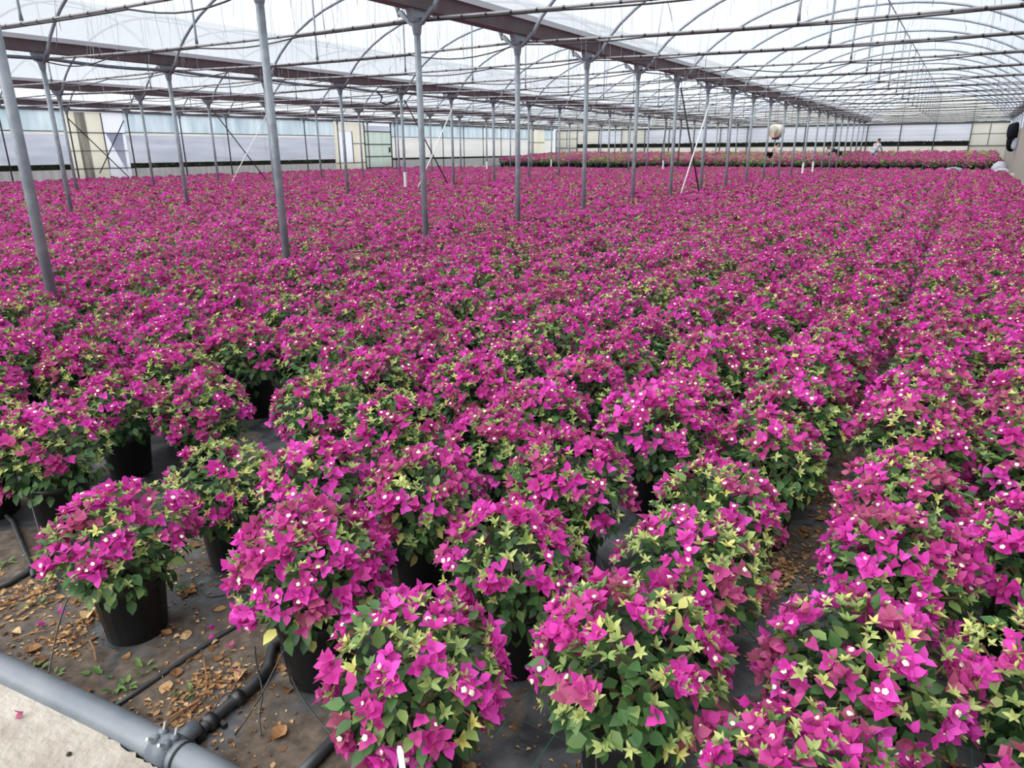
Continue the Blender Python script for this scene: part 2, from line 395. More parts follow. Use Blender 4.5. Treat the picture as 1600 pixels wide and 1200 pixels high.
def arch_z(u):                                       # u in -1..1 across the span
    return Z_GUT-.05 + (Z_RIDGE-Z_GUT+.05)*(1-abs(u)**2.15)**.72
def arch_pts(x0, x1, y0, y1, n=22):
    x0 += .27; x1 -= .27
    out = []
    for i in range(n+1):
        u = -math.cos(PI*i/n); t_ = (u+1)/2
        out.append((x0+(x1-x0)*t_, y0+(y1-y0)*t_, arch_z(u)))
    return out
for r in range(-1, 3):                               # gables over the far wall
    x0, x1 = row_x(r+1), row_x(r); pts = arch_pts(x0, x1, 0, 0)
    b = MB(); b.add([(p[0], 0, 3.27) for p in pts]+[(p[0], 0, p[2]) for p in pts], [(i, i+1, i+len(pts)+1, i+len(pts)) for i in range(len(pts)-1)])
    b.build('gable_panel', gable_f, we)
    for j in range(1, 4):
        x = x0+(x1-x0)*j/4; b = MB(); b.box((x-.025, -.05, 3.27), (x+.025, -.02, arch_z((x-x0)/(x1-x0)*2-1))); b.build('gable_post', galv2, we)

wr = empty('wall_right', (XR, 0, 0)); tag(wr, 'right side wall hung with a brown-grey curtain below a bright strip', kind='structure')
for k in range(-2, 23):
    y0 = row_y(-1, k); y1 = min(y0+UNIT, Y_END)
    b = MB(); n = 20
    b.add([(.04*math.sin(i*1.9)+.03, y0+(y1-y0)*i/n, .3) for i in range(n+1)]+[(.04*math.sin(i*1.9)+.03, y0+(y1-y0)*i/n, 2.55) for i in range(n+1)],
          [(i, i+1, i+n+2, i+n+1) for i in range(n)]); b.build('curtain', curtain, wr)
    b = MB(); b.box((.05, y0, 2.6), (.07, y1, 3.3)); b.build('upper_film', end_f, wr)
    b = MB(); b.box((.02, y0-.02, 2.55), (.08, y0+.04, 3.3)); b.build('mullion', galv2, wr)
b = MB(); b.box((-.06, -6, 0), (.12, Y_END, .32)); b.build('kerb', kerbm, wr)

# film roof: one sheet per span
for r in range(-1, 3):
    x0, x1 = row_x(r+1), row_x(r); b = MB(); n = 20
    P0 = arch_pts(x0, x1, -4, -4, n); P1 = arch_pts(x0, x1, Y_END, Y_END, n)
    ysub = [-4+(Y_END+4)*j/12 for j in range(13)]
    lip = Z_GUT+.245                                  # the film is clipped to the gutter lips
    def onlip(i, p): return (p[0], p[2]+.045) if p[2]+.045 > lip else ((x0+.25 if i < n/2 else x1-.25), lip)
    vs = [(onlip(i, p)[0], y, onlip(i, p)[1]) for y in ysub for i, p in enumerate(P0)]
    b.add(vs, [(j*(n+1)+i, j*(n+1)+i+1, (j+1)*(n+1)+i+1, (j+1)*(n+1)+i) for j in range(12) for i in range(n)])
    tag(b.build('ceiling_film', roof_f, smooth=True), 'clear plastic roof film over the %s span' % ['right-hand', 'second', 'third', 'left-hand'][r+1], kind='structure')

# hedge outside, seen through the open strip of the left wall and behind the far wall
def hedge(name, x0, x1, y0, y1, z1, n, label):
    h = MB(); q = random.Random(9)
    for _ in range(n):
        c = Vector((q.uniform(x0, x1), q.uniform(y0, y1), z1*q.random()**.7)); d = Vector((q.gauss(0, 1), q.gauss(0, 1), q.gauss(0, 1))).normalized(); e = d.orthogonal().normalized()
        L_ = q.uniform(.12, .22); h.add([c, c+d*L_*.5+e*L_*.3, c+d*L_, c+d*L_*.5-e*L_*.3], [(0, 1, 2, 3)], tint=q.random())
    h.box((x0+.15, y0, 0), (x1-.15 if x1-x0 < 3 else x1, y1-.1, z1-.12), tint=.2)
    tag(h.build(name, hedgem), label, 'hedge', kind='stuff')
hedge('hedge', XL-1.9, XL-1.1, 10, 57, 1.5, 16000, 'dark green hedge growing outside the open strip of the left wall')
hedge('hedge', XL, XR, Y_END+.8, Y_END+1.6, 2.2, 7000, 'dark green hedge growing outside behind the far end wall')

# ---------------------------------------------------------------- posts, gutters, trusses
def bracket_mesh():
    b = MB()
    b.lathe([(.043, -.17), (.052, -.15), (.066, -.06), (.066, .02)], 8, mi=0)                       # collar
    b.prism([(-.10, -.02), (.10, -.02), (.17, .17), (-.17, .17)], -.05, .05, axis=0)                # saddle along the gutter
    for s_ in (-1, 1):                                                                              # gusset arms towards the arches
        b.prism([(s_*.03, -.05), (s_*.09, -.05), (s_*.29, .11), (s_*.25, .15)][::s_], -.03, .03, axis=1)
    return b.mesh('bracket', galv)
ME_BR = bracket_mesh()
ME_POST = MB().lathe([(.042, 0), (.042, Z_BR-.1)], 12).mesh('post_shaft', galv, True)
ME_THIN = MB().lathe([(.030, 0), (.030, Z_BR-.1)], 8).mesh('thin_shaft', darkrod, True)
ME_FOOT = MB().lathe([(.10, 0), (.10, .05), (.07, .07)], 12).mesh('post_footing', kerbm)
ME_PAINT = MB().lathe([(.0455, .0), (.0455, 1.05)], 12, cap=(False, False)).mesh('painted_base', whitep, True)
rowname = ['in the nearest row', 'in the middle row', 'in the third row', 'along the left wall']
kmin = [1, 2, 4, 5]
for r in range(4):
    for n, k in enumerate(range(kmin[r], 23)):
        y = row_y(r, k)
        if y > Y_END-.4: continue
        z0 = ground_z(y)
        p = empty('greenhouse_post', (row_x(r), y, z0))
        tag(p, 'galvanised steel post %s, %s from the front' % (rowname[r], ORD[n+1]) if r < 3 else 'thin dark post %s, %s from the front' % (rowname[r], ORD[n+1]),
            'post', 'greenhouse posts '+rowname[r])
        sh = put('shaft', ME_POST if r < 3 else ME_THIN, p); sh.scale.z = (Z_BR-.1-z0)/(Z_BR-.1)
        put('footing', ME_FOOT, p)
        put('bracket', ME_BR, p, Matrix.Translation((0, 0, Z_BR-z0)))
        if (r, k) in ((1, 7), (0, 14), (0, 15), (2, 14), (2, 17), (1, 16)): put('painted_base', ME_PAINT, p); p['label'] = p['label']+', white lower end'

gprof = [(-.10, 0), (.10, 0), (.20, .20), (.235, .215), (.235, .235), (.185, .225), (.09, .02), (-.09, .02), (-.185, .225), (-.235, .235), (-.235, .215), (-.20, .20)]
for r in range(-1, 4):
    e = empty('roof_gutter', (row_x(r), -4, Z_GUT))
    tag(e, ['dark metal roof gutter above the right wall', 'wide dark metal roof gutter over the nearest post row', 'dark metal roof gutter over the middle post row',
            'dark metal roof gutter over the third post row', 'dark metal roof gutter along the left wall top'][r+1], 'gutter', 'roof gutters')
    b = MB(); b.prism(gprof, 0, Y_END+4, axis=1); b.build('channel', gut, e)
    for s_ in (-1, 1):
        b = MB(); b.box((s_*.245-.012, 0, .17), (s_*.245+.012, Y_END+4, .25)); b.build('rim_strip', rim, e)

spanname = ['right-hand', 'second', 'third', 'left-hand']
kst = [2, 2, 4, 5]
for r in range(-1, 3):
    x0, x1 = row_x(r+1), row_x(r)
    dy = row_y(r, 0)-row_y(r+1, 0)
    A = arch_pts(x0, x1, 0, dy)
    a_me = MB().tube(A, .030, 7).mesh('arch_tube', galv2, True)
    tq = random.Random(40+r)
    n_t = 12
    t_me = MB().tube([(x0+(x1-x0)*i/n_t, dy*i/n_t, Z_BR+.02-.05*math.sin(PI*i/n_t)) for i in range(n_t+1)], .019, 7).mesh('tie_bar', pipe_w, True)
    cm = MB()
    for i in range(1, 24):
        q = i/24; c = Vector((x0+(x1-x0)*q, dy*q, Z_BR+.02-.05*math.sin(PI*q))); cm.tube([c-Vector((.016, 0, 0)), c+Vector((.016, 0, 0))], .0215, 6)
    c_me = cm.mesh('pipe_clips', black)
    kp_me = MB().tube([((x0+x1)/2, dy/2, Z_RIDGE), ((x0+x1)/2, dy/2, Z_BR+.10), ((x0+x1)/2, dy/2, Z_BR)], [.018, .018, .026], 7).mesh('king_post', galv, True)
    hoses = []
    for v in range(5):
        h = []; ph = tq.random()*6
        sags = [max(0, tq.uniform(-.05, .13)) for _ in range(4)]
        for i in range(33):
            q = i/32; sgi = min(3, int(q*4)); lo = q*4-sgi
            h.append((x0+(x1-x0)*q, dy*q+.025, Z_BR-.005-.05*math.sin(PI*q)-sags[sgi]*math.sin(PI*lo)))
        hoses.append(MB().tube(h, .011, 5).mesh('sagging_hose', hosem, True))
    for n, k in enumerate(range(kst[r+1], 23)):
        y = row_y(r+1, k)
        if y > Y_END-.6: continue
        p = empty('roof_truss', (0, y, 0))
        tag(p, 'arched galvanised roof truss over the %s span, %s from the front' % (spanname[r+1], ORD[n+1]), 'roof truss', 'roof trusses over the %s span' % spanname[r+1])
        put('arch_tube', a_me, p); put('tie_bar', t_me, p); put('king_post', kp_me, p); put('pipe_clips', c_me, p)['kind'] = 'stuff'
        h = put('sagging_hose', hoses[tq.randrange(5)], None, Matrix.Translation((0, y, 0)))
        tag(h, 'thin black hose sagging under the %s tie bar of the %s span' % (ORD[n+1], spanname[r+1]), 'hose', 'hoses slung under the tie bars')
    b = MB(); b.tube([((x0+x1)/2, -2, Z_RIDGE+.01), ((x0+x1)/2, Y_END, Z_RIDGE+.01)], .016, 6)
    tag(b.build('ridge_purlin', galv2, smooth=True), 'long ridge tube running along the top of the %s span' % spanname[r+1], 'purlin', 'ridge tubes')

# water main slung under the middle gutter
b = MB(); pts = []
for i in range(90):
    y = 2+i*.5; pts.append((row_x(1)+.11, y, Z_BR+.03-.04*abs(math.sin((y-row_y(1, 0))*PI/UNIT))))
tag(b.tube(pts, .03, 8).build('water_pipe', pvc, smooth=True), 'grey water pipe slung along under the middle gutter', 'pipe')
b = MB(); yb = row_y(1, 6)+1.3
b.tube([(row_x(1)+.13, yb, 3.26), (row_x(1)+.2, yb+.15, 3.12), (row_x(1)+.2, yb+.05, 2.98), (row_x(1)+.24, yb+.25, 2.93), (row_x(1)+.3, yb+.55, 3.0), (row_x(1)+.26, yb+.7, 3.08)], .028, 7)
tag(b.build('hose_bend', hosem, smooth=True), 'bent grey hose end hanging from the water pipe', 'hose')

# crossed wind braces
def rod(a, c, m_, label, rad=.02):
    b = MB(); b.tube([a, c], rad, 7); tag(b.build('brace_rod', m_, smooth=True), label, 'brace', 'wind brace rods')
for r, k, nm in ((0, 7, 'nearest'), (1, 7, 'middle'), (2, 7, 'third')):
    x = row_x(r)+.08; y0, y1 = row_y(r, k), row_y(r, k+1)
    rod((x, y0+.05, 3.1), (x, y1-.05, .15), darkrod, 'dark diagonal brace rod between posts of the %s row' % nm)
    rod((x+.05, y1-.05, 3.05), (x+.05, y0+.1, .15), whitep, 'white-painted diagonal brace rod between posts of the %s row' % nm, .018)
rod((row_x(1)+.08, row_y(1, 16), 3.1), (row_x(1)+.05, row_y(1, 16)-.9, .15), darkrod, 'dark leaning rod farther along the middle row', .03)
rod((row_x(1)+.08, row_y(1, 17), 3.1), (row_x(1)+.05, row_y(1, 17)-.35, .15), darkrod, 'dark leaning rod on a far post of the middle row', .03)

# strings left hanging from the roof
sm = {}
sq = random.Random(77)
STR = [stringm, stringb, stringb]
string_me = []
for v in range(14):
    L_ = sq.uniform(.5, 1.7); x = y = 0; pts = []; n = 7; bx, by = sq.uniform(-.04, .04), sq.uniform(-.04, .04)
    for i in range(n+1):
        pts.append((x, y, -L_*i/n)); x += sq.gauss(bx, .018); y += sq.gauss(by, .018)
    rr = [.0022]*(n+1)
    if v % 3 == 0: rr[-3:] = [.004, .006, .003]
    string_me.append(MB().tube(pts, rr, 4, cap=False).mesh('string', stringr if v == 5 else STR[v % 3]))
cnt = 0
for r, ks_ in ((-1, range(3, 16)), (0, range(2, 14)), (1, range(4, 13)), (2, range(6, 12))):
    x0, x1 = row_x(r+1), row_x(r)
    for k in ks_:
        for j in range(8 if r < 1 else 5):
            u = sq.uniform(-.9, .9); X = x0+(x1-x0)*(u+1)/2; Y = row_y(r+1, k)+sq.uniform(0, UNIT)
            vq = sq.randrange(14); q = put('hanging_string', string_me[vq], None, Matrix.Translation((X, Y, arch_z(u)+.03)) @ Matrix.Rotation(sq.random()*6.3, 4, 'Z'))
            tag(q, 'thin %s string dangling just beyond the %s tie bar of the %s span' % ('red' if vq == 5 else ('dark' if vq % 3 == 0 else 'pale'), ORD[max(1, k-kst[r+1]+1)], spanname[r+1]), 'string', 'strings dangling in the %s span' % spanname[r+1]); cnt += 1

sb_ = MB()
for i in range(900):
    r = sq.choice([-1, -1, 0, 0, 0, 1, 1, 2]); x0, x1 = row_x(r+1), row_x(r); u = sq.uniform(-.92, .92); X = x0+(x1-x0)*(u+1)/2; Y = row_y(r+1, kst[r+1]+1)+sq.random()**1.3*32
    L_ = sq.uniform(.5, 1.7); bx, by = sq.uniform(-.05, .05), sq.uniform(-.05, .05); z = arch_z(u)+.02
    pts = [(X+bx*t_*3+sq.gauss(0, .012), Y+by*t_*3+sq.gauss(0, .012), z-L_*t_) for t_ in (0, .2, .4, .6, .8, 1)]
    sb_.tube(pts, .0024, 3, mi=sq.choice([0, 1, 1]), cap=False)
tag(sb_.build('hanging_strings', [stringm, stringb]), 'countless fine strings dangling from the roof farther back', 'strings', kind='stuff')

# ---------------------------------------------------------------- bougainvillea
def leaf_tpl(kind, wd, n):
    """template leaf along +X, unit length; n = 8, 4 or 2 triangles"""
    f_ = .10
    if n == 8:
        v = [(0, 0, 0), (.28, wd*.46, .05), (.28, 0, -.03), (.28, -wd*.46, .05), (.62, wd*.40, .03), (.62, 0, -.05), (.62, -wd*.40, .03), (1, 0, -.14)]
        fs = [(0, 2, 1), (0, 3, 2), (1, 2, 5, 4), (2, 3, 6, 5), (4, 5, 7), (5, 6, 7)]
    elif n == 4:
        v = [(0, 0, 0), (.42, wd*.5, .05), (.45, 0, -.04), (.42, -wd*.5, .05), (1, 0, -.12)]
        fs = [(0, 2, 1), (0, 3, 2), (1, 2, 4), (2, 3, 4)]
    else:
        v = [(0, 0, 0), (.45, wd*.5, .03), (.45, -wd*.5, .03), (1, 0, -.08)]
        fs = [(0, 2, 1), (1, 2, 3)]
    return np.array(v), fs
def rot_xz(x, zhint):
    x = x/np.linalg.norm(x); z = zhint-x*np.dot(zhint, x); nz_ = np.linalg.norm(z)
    if nz_ < 1e-4: z = np.array([x[1], -x[0], .01]); nz_ = np.linalg.norm(z)
    z = z/nz_; return np.stack([x, np.cross(z, x), z], 1)          # columns
def flower_tpl(n, seed):
    """three pointed papery bracts cupped round the axis +Z"""
    q = np.random.default_rng(seed); V = []; Fc = []; lv, lf = leaf_tpl('b', .76, n)
    for k in range(3):
        a = 2*PI*k/3+q.normal(0, .12); el = q.uniform(.55, 1.15)
        d = np.array([math.cos(a)*math.cos(el), math.sin(a)*math.cos(el), math.sin(el)])
        M_ = rot_xz(d, np.array([-math.cos(a)*math.sin(el), -math.sin(a)*math.sin(el), math.cos(el)]))
        P = (lv*q.uniform(.9, 1.12)) @ M_.T
        Fc += [tuple(i+len(V) for i in f) for f in lf]; V += [tuple(p) for p in P]
    return np.array(V), Fc
def floret_tpl():
    V = [(0, 0, .25)]; Fc = []
    for k in range(10):
        a = 2*PI*k/10; r_ = .24 if k % 2 == 0 else .16; V.append((r_*math.cos(a), r_*math.sin(a), .60 if k % 2 == 0 else .57))
    V.append((0, 0, .56))
    for k in range(10): Fc.append((11, 1+k, 1+(k+1) % 10)); 
    for k in range(0, 10, 2): Fc.append((0, 1+(k+2) % 10, 1+k))
    return np.array(V), Fc
def rosette_tpl(n, seed):
    q = np.random.default_rng(seed); V = []; Fc = []; lv, lf = leaf_tpl('y', .42, n); N = 6 if n > 2 else 4
    for k in range(N):
        a = 2*PI*k/N+q.normal(0, .25); el = q.uniform(.2, 1.1)
        d = np.array([math.cos(a)*math.cos(el), math.sin(a)*math.cos(el), math.sin(el)])
        M_ = rot_xz(d, np.array([-math.cos(a)*math.sin(el), -math.sin(a)*math.sin(el), math.cos(el)]))
        P = (lv*q.uniform(.7, 1.15)) @ M_.T
        Fc += [tuple(i+len(V) for i in f) for f in lf]; V += [tuple(p) for p in P]
    return np.array(V), Fc

def grow(seed, dens=1.0, green=.4, nl=150, nr=52, ncl=26, per=6):
    """positions of everything on one plant; returns flowers, florets, leaves, rosettes as (pos, R, scale, tint)"""
    q = np.random.default_rng(seed)
    C = np.array([0, 0, .368]); rad = np.array([.222, .222, .19])
    ax = q.normal(0, 1, (5, 3)); ax /= np.linalg.norm(ax, axis=1)[:, None]; amp = q.uniform(-.10, .13, 5)
    def lump(d): return 1+sum(a*max(0, float(d@x))**3 for a, x in zip(amp, ax))
    def sph(lo, hi, bias=1.0):
        z = lo+(hi-lo)*q.random()**bias; a = q.random()*2*PI; s_ = math.sqrt(max(0, 1-z*z)); return np.array([s_*math.cos(a), s_*math.sin(a), z])
    flowers, florets, leaves, ros = [], [], [], []
    bare = q.normal(0, 1, 3); bare[2] = -abs(bare[2])*.3; bare /= np.linalg.norm(bare)
    cl = []; tries = 0
    while len(cl) < int(ncl*dens) and tries < 900:
        tries += 1; d = sph(-.28 if q.random() < .85 else -.6, 1, .66)
        if d@bare > .72 and q.random() < .8: continue
        if all(np.dot(d, e) < .93 for e in cl): cl.append(d)
    for d in cl:
        base = q.beta(2.2, 1.9); m_ = int(q.integers(max(2, per-3), per+4))
        for _ in range(m_):
            dd = d+q.normal(0, .115, 3); dd /= np.linalg.norm(dd)
            pos = C+rad*dd*lump(dd)*q.uniform(.93, 1.13)
            a = dd*.8+np.array([0, 0, .35])+q.normal(0, .33, 3); a /= np.linalg.norm(a)
            R_ = rot_xz(np.cross(a, q.normal(0, 1, 3)), a)
            R_ = np.stack([R_[:, 0], np.cross(a, R_[:, 0]), a], 1)
            sz = q.uniform(.025, .040); tn = float(np.clip(base+q.normal(0, .16), .02, .98))
            flowers.append((pos, R_, sz, tn))
            if q.random() < .15: florets.append((pos, R_, sz, len(flowers)-1))
    for _ in range(nr):
        d = sph(-.3, 1, .75); pos = C+rad*d*lump(d)*q.uniform(.95, 1.10)
        a = d*.7+np.array([0, 0, .6])+q.normal(0, .25, 3); a /= np.linalg.norm(a); x = np.cross(a, q.normal(0, 1, 3)); x /= np.linalg.norm(x)
        ros.append((pos, np.stack([x, np.cross(a, x), a], 1), q.uniform(.020, .034), float(np.clip(q.normal(.64+.16*green, .14), .35, 1))))
    for i in range(nl):
        inner = i > nl*.68
        d = sph(-.95, .85, 1.35); pos = C+rad*d*lump(d)*(q.uniform(.5, .8) if inner else q.uniform(.80, 1.02))
        pos[2] = max(pos[2], q.uniform(.15, .2))
        x = d+np.array([0, 0, -.35+.25*d[2]])+q.normal(0, .45, 3); zh = d*.6+np.array([0, 0, .7])+q.normal(0, .2, 3)
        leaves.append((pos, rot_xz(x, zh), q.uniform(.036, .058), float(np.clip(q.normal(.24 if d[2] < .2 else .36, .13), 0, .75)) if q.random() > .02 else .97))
    return flowers, florets, leaves, ros

def inner_leaves(seed, n, k=1.0):
    q = np.random.default_rng(seed+77); out = []
    for i in range(n):
        d = q.normal(0, 1, 3); d /= np.linalg.norm(d); d[2] = d[2]*.9-.12
        pos = np.array([0, 0, .36])+np.array([.20, .20, .165])*d*q.uniform(.45, .98)
        pos[2] = max(pos[2], .19)
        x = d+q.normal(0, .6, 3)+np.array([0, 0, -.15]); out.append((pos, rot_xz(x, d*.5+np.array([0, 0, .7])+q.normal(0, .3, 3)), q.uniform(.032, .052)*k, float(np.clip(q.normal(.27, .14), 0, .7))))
    return out
def join(items, tpls, seed=0):
    V = []; Fc = []; T = []; q = random.Random(seed); off = 0
    for it in items:
        tv, tf = tpls[q.randrange(len(tpls))]
        P = (tv*it[2]) @ it[1].T + it[0]; V.append(P); Fc += [tuple(i+off for i in f) for f in tf]; off += len(tv); T += [it[3]]*len(tv)
    return (np.concatenate(V) if V else np.zeros((0, 3))), Fc, T
def np_mesh(name, parts, mats):
    """parts: list of (V, F, T, material index)"""
    b = MB()
    for V, Fc, T, mi in parts:
        o = len(b.v); b.v += [tuple(p) for p in V.tolist()]; b.f += [tuple(i+o for i in f) for f in Fc]; b.m += [mi]*len(Fc); b.t += list(T)
    return b.mesh(name, mats, True)

POT_PROF = [(.098, 0), (.104, .004), (.124, .215), (.130, .217), (.131, .243), (.126, .245), (.121, .215), (.118, .205)]
ME_POT = MB().lathe(POT_PROF, 20, cap=(True, False)).mesh('pot', potm, True)
ME_SOIL = MB().lathe([(.119, .212), (.08, .222), (.02, .226)], 12, cap=(False, True)).mesh('soil', soilm, True)
def branches_mb(seed, n=7):
    q = random.Random(seed); b = MB()
    b.tube([(0, 0, .20), (.006, .004, .28)], [.013, .010], 6)
    for i in range(n):
        a = 2*PI*i/n+q.uniform(-.3, .3); r1 = q.uniform(.07, .11); r2 = q.uniform(.16, .21)
        b.tube([(.004, .002, .26), (r1*math.cos(a), r1*math.sin(a), .34+q.uniform(-.02, .05)), (r2*math.cos(a+.2), r2*math.sin(a+.2), .38+q.uniform(-.06, .14))], [.007, .005, .003], 5)
    return b

FL24 = [flower_tpl(8, i) for i in range(8)]; FL12 = [flower_tpl(4, i) for i in range(8)]; FL6 = [flower_tpl(2, i) for i in range(5)]
LF8 = [leaf_tpl('l', .68, 8)]; LF4 = [leaf_tpl('l', .68, 4)]; LF2 = [leaf_tpl('l', .7, 2)]
RS8 = [rosette_tpl(8, i) for i in range(5)]; RS4 = [rosette_tpl(4, i) for i in range(5)]; RS2 = [rosette_tpl(2, i) for i in range(4)]
FT = floret_tpl(); FT_MESH = np_mesh('floret', [(FT[0], FT[1], [.5]*len(FT[0]), 0)], [floretm])
# shared meshes for the single pieces of the nearest plants, in tint steps
TS = [.1, .22, .34, .46, .58, .7, .82, .94]
P_FLOWER = [[np_mesh('flower', [(tv, tf, [t_]*len(tv), 0)], [bractm]) for t_ in TS] for tv, tf in FL24]
P_LEAF = [np_mesh('leaf', [(LF8[0][0], LF8[0][1], [t_]*len(LF8[0][0]), 0)], [leafm]) for t_ in TS+[.98]]
P_ROS = [[np_mesh('leaf_rosette', [(tv, tf, [t_]*len(tv), 0)], [leafm]) for t_ in TS] for tv, tf in RS8]
def tint_i(t_, n=8): return max(0, min(n-1, int((t_-.04)/.12)))
def mx(it): return Matrix.LocRotScale(Vector(it[0].tolist()), Matrix(it[1].tolist()).to_quaternion(), Vector((it[2],)*3))

IN_ME = [np_mesh('inner_leaves', [(*join(inner_leaves(i, 330), LF4), 0)], [leafm]) for i in range(6)]
def detailed_plant(root, seed, dens, green):
    q = random.Random(seed)
    fl, fo, lv, rs = grow(seed, dens, green, 285, int(105+60*green), 22, 13)
    put('pot', ME_POT, root); put('soil', ME_SOIL, root); branches_mb(seed).build('branches', woodm, root)
    put('inner_leaves', IN_ME[q.randrange(6)], root)['kind'] = 'stuff'
    objs = [put('flower', P_FLOWER[q.randrange(8)][tint_i(f[3])], root, mx(f)) for f in fl]
    for f in fo: put('floret', FT_MESH, objs[f[3]])
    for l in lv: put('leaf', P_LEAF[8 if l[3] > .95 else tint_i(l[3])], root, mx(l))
    for r_ in rs: put('leaf_rosette', P_ROS[q.randrange(5)][tint_i(r_[3])], root, mx(r_))

VARIANTS = []
for v in range(12):
    dens, green = [(1.15, .2), (1.0, .4), (.8, .6), (1.25, .1), (.5, .9), (1.0, .5)][v % 6]
    fl, fo, lv, rs = grow(1000+v, dens, green, 230, int(76+44*green), 20, 11)
    fo_ = [(a, b_, c, .5) for a, b_, c, d_ in fo]
    VARIANTS.append(dict(
        flowers=np_mesh('flowers', [(*join(fl, FL12, v), 0)], [bractm]),
        florets=np_mesh('florets', [(*join(fo_, [FT]), 0)], [floretm]),
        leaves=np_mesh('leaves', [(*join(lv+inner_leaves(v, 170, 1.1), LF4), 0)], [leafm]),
        young_leaves=np_mesh('young_leaves', [(*join(rs, RS4, v), 0)], [leafm]),
        branches=branches_mb(v).mesh('branches', woodm)))
def simple_plant(root, v):
    put('pot', ME_POT, root)
    for nm in ('flowers', 'florets', 'leaves', 'young_leaves'): put(nm, VARIANTS[v][nm], root)['kind'] = 'stuff'
    put('branches', VARIANTS[v]['branches'], root)

# where the plants stand: the front ones as seen, then rows
front = [  # x, y, scale, density, greenness, label
    (-2.36, 1.13, 1.0, .95, .25, 'bougainvillea in a fully visible black pot, standing alone beside the bare soil'),
    (-3.38, 1.40, 1.03, .75, .55, 'bougainvillea with greenish crown cut by the left edge of the picture'),
    (-2.44, 1.62, .93, .38, .95, 'mostly green bougainvillea right behind the lone front pot'),
    (-3.68, 1.90, 1.0, .9, .45, 'bougainvillea behind the left-edge plant, black pot showing below'),
    (-3.28, 2.12, .98, .85, .4, 'bougainvillea behind the gap of bare ground on the left'),
    (-2.02, 1.76, .97, 1.0, .3, 'pink bougainvillea between the mostly green plant and the full round front one'),
    (-1.60, 1.33, 1.06, 1.15, .25, 'full bougainvillea hanging bright bracts to the left, behind the black hose'),
    (-1.02, 1.16, 1.0, 1.1, .35, 'front bougainvillea beside a white plant tag at the bottom edge'),
    (-.54, 1.45, 1.06, .9, .55, 'front bougainvillea left of the walkway with pale pink bracts and many dark leaves'),
    (-.01, 1.76, 1.02, 1.2, .15, 'dense magenta bougainvillea right of the walkway near the bottom corner'),
    (-.06, 1.27, .95, 1.1, .25, 'bougainvillea cropped by the bottom edge right of the walkway'),
    (.42, 1.93, 1.0, .3, 1.0, 'almost all green bougainvillea at the lower right edge'),
    (-1.06, 1.72, 1.0, .95, .5, 'second bougainvillea behind the white plant tag'),
    (-.56, 2.00, 1.0, .7, .75, 'greener bougainvillea with one bright cluster at its side beside the walkway'),
    (.03, 2.33, 1.0, 1.15, .2, 'second dense magenta bougainvillea right of the walkway'),
    (-1.62, 1.92, 1.0, 1.05, .3, 'bougainvillea right behind the full round front one'),
    (-1.15, 2.30, 1.02, 1.0, .4, 'third bougainvillea behind the white plant tag'),
    (-.60, 2.46, 1.0, .6, .85, 'yellow-green bougainvillea third along the walkway left side'),
    (-.52, 2.98, 1.0, .8, .5, 'bougainvillea with its black pot showing at the walkway edge'),
    (.0, 2.82, 1.0, 1.0, .5, 'third bougainvillea right of the walkway, green on its far side'),
    (.42, 2.62, 1.0, 1.05, .2, 'bougainvillea at the right picture edge behind the green one'),
    (-1.63, 2.46, 1.0, .9, .5, 'third bougainvillea in the row of the full round front one'),
    (-2.12, 2.34, 1.0, .6, .8, 'greenish bougainvillea two rows left of the white plant tag row, third back'),
    (-2.66, 2.38, 1.0, .55, .85, 'green bougainvillea with sparse bracts behind the gap, above a visible dark pot'),
]
pts_all = []                                           # (x, y, row, order, front index or None)
LATX = {}
def row_of(x): return int(round((x-.02)/.5)) if x > -.25 else int(round((x)/.545))
pq = random.Random(21)
placed = [(f[0], f[1]) for f in front]
lat = []
for rw in range(-57, 4):
    X0 = .02+.46*rw if rw >= 0 else .545*rw
    y = 1.30+pq.uniform(0, .25)+.02*rw*0
    if rw >= 0: y = 1.35
    yend = 45.0 if X0 > -17 else 40.0
    while y < yend:
        x_ = X0+pq.gauss(0, .028); y_ = y+pq.gauss(0, .03); y += .525
        near = y_ < 3.3 and any((x_-a)**2+(y_-b_)**2 < .40**2 for a, b_ in placed)
        if near: continue
        if X0 > 1.7: continue
        # keep posts clear
        if any(abs(x_-row_x(r)) < .14 and abs(((y_-row_y(r, 0)+1.25) % UNIT)-1.25) < .16 for r in range(4)): continue
        lat.append((x_, y_, rw))
def visible(x, y, mar=90):
    u, v, z = pix((x, y, .35)); return z > .3 and -mar < u < 1600+mar and v < 1200+mar*1.4
cand = [(pix((f[0], f[1], .35))[2], f[0], f[1], row_of(f[0]), i) for i, f in enumerate(front)]
cand += [(pix((x, y, .35))[2], x, y, rw, None) for x, y, rw in lat if visible(x, y)]
far_left = [(x, y, rw) for x, y, rw in lat if not visible(x, y) and pix((x, y, .35))[2] > .8 and visible(x, y, 500)]
cand.sort(key=lambda c: c[0])
chosen = [c for c in cand if c[4] is not None]+[c for c in cand if c[4] is None][:300-len(front)]
rest = [c for c in cand if c[4] is None][300-len(front):]
N_DETAIL = 48
chosen.sort(key=lambda c: c[0])
order = {}
for c in sorted(chosen, key=lambda c: c[2]):
    order[c[3]] = order.get(c[3], 0)+1
    c_ord = order[c[3]]
    LATX[(c[1], c[2])] = c_ord
pq = random.Random(3)
drip_targets = []
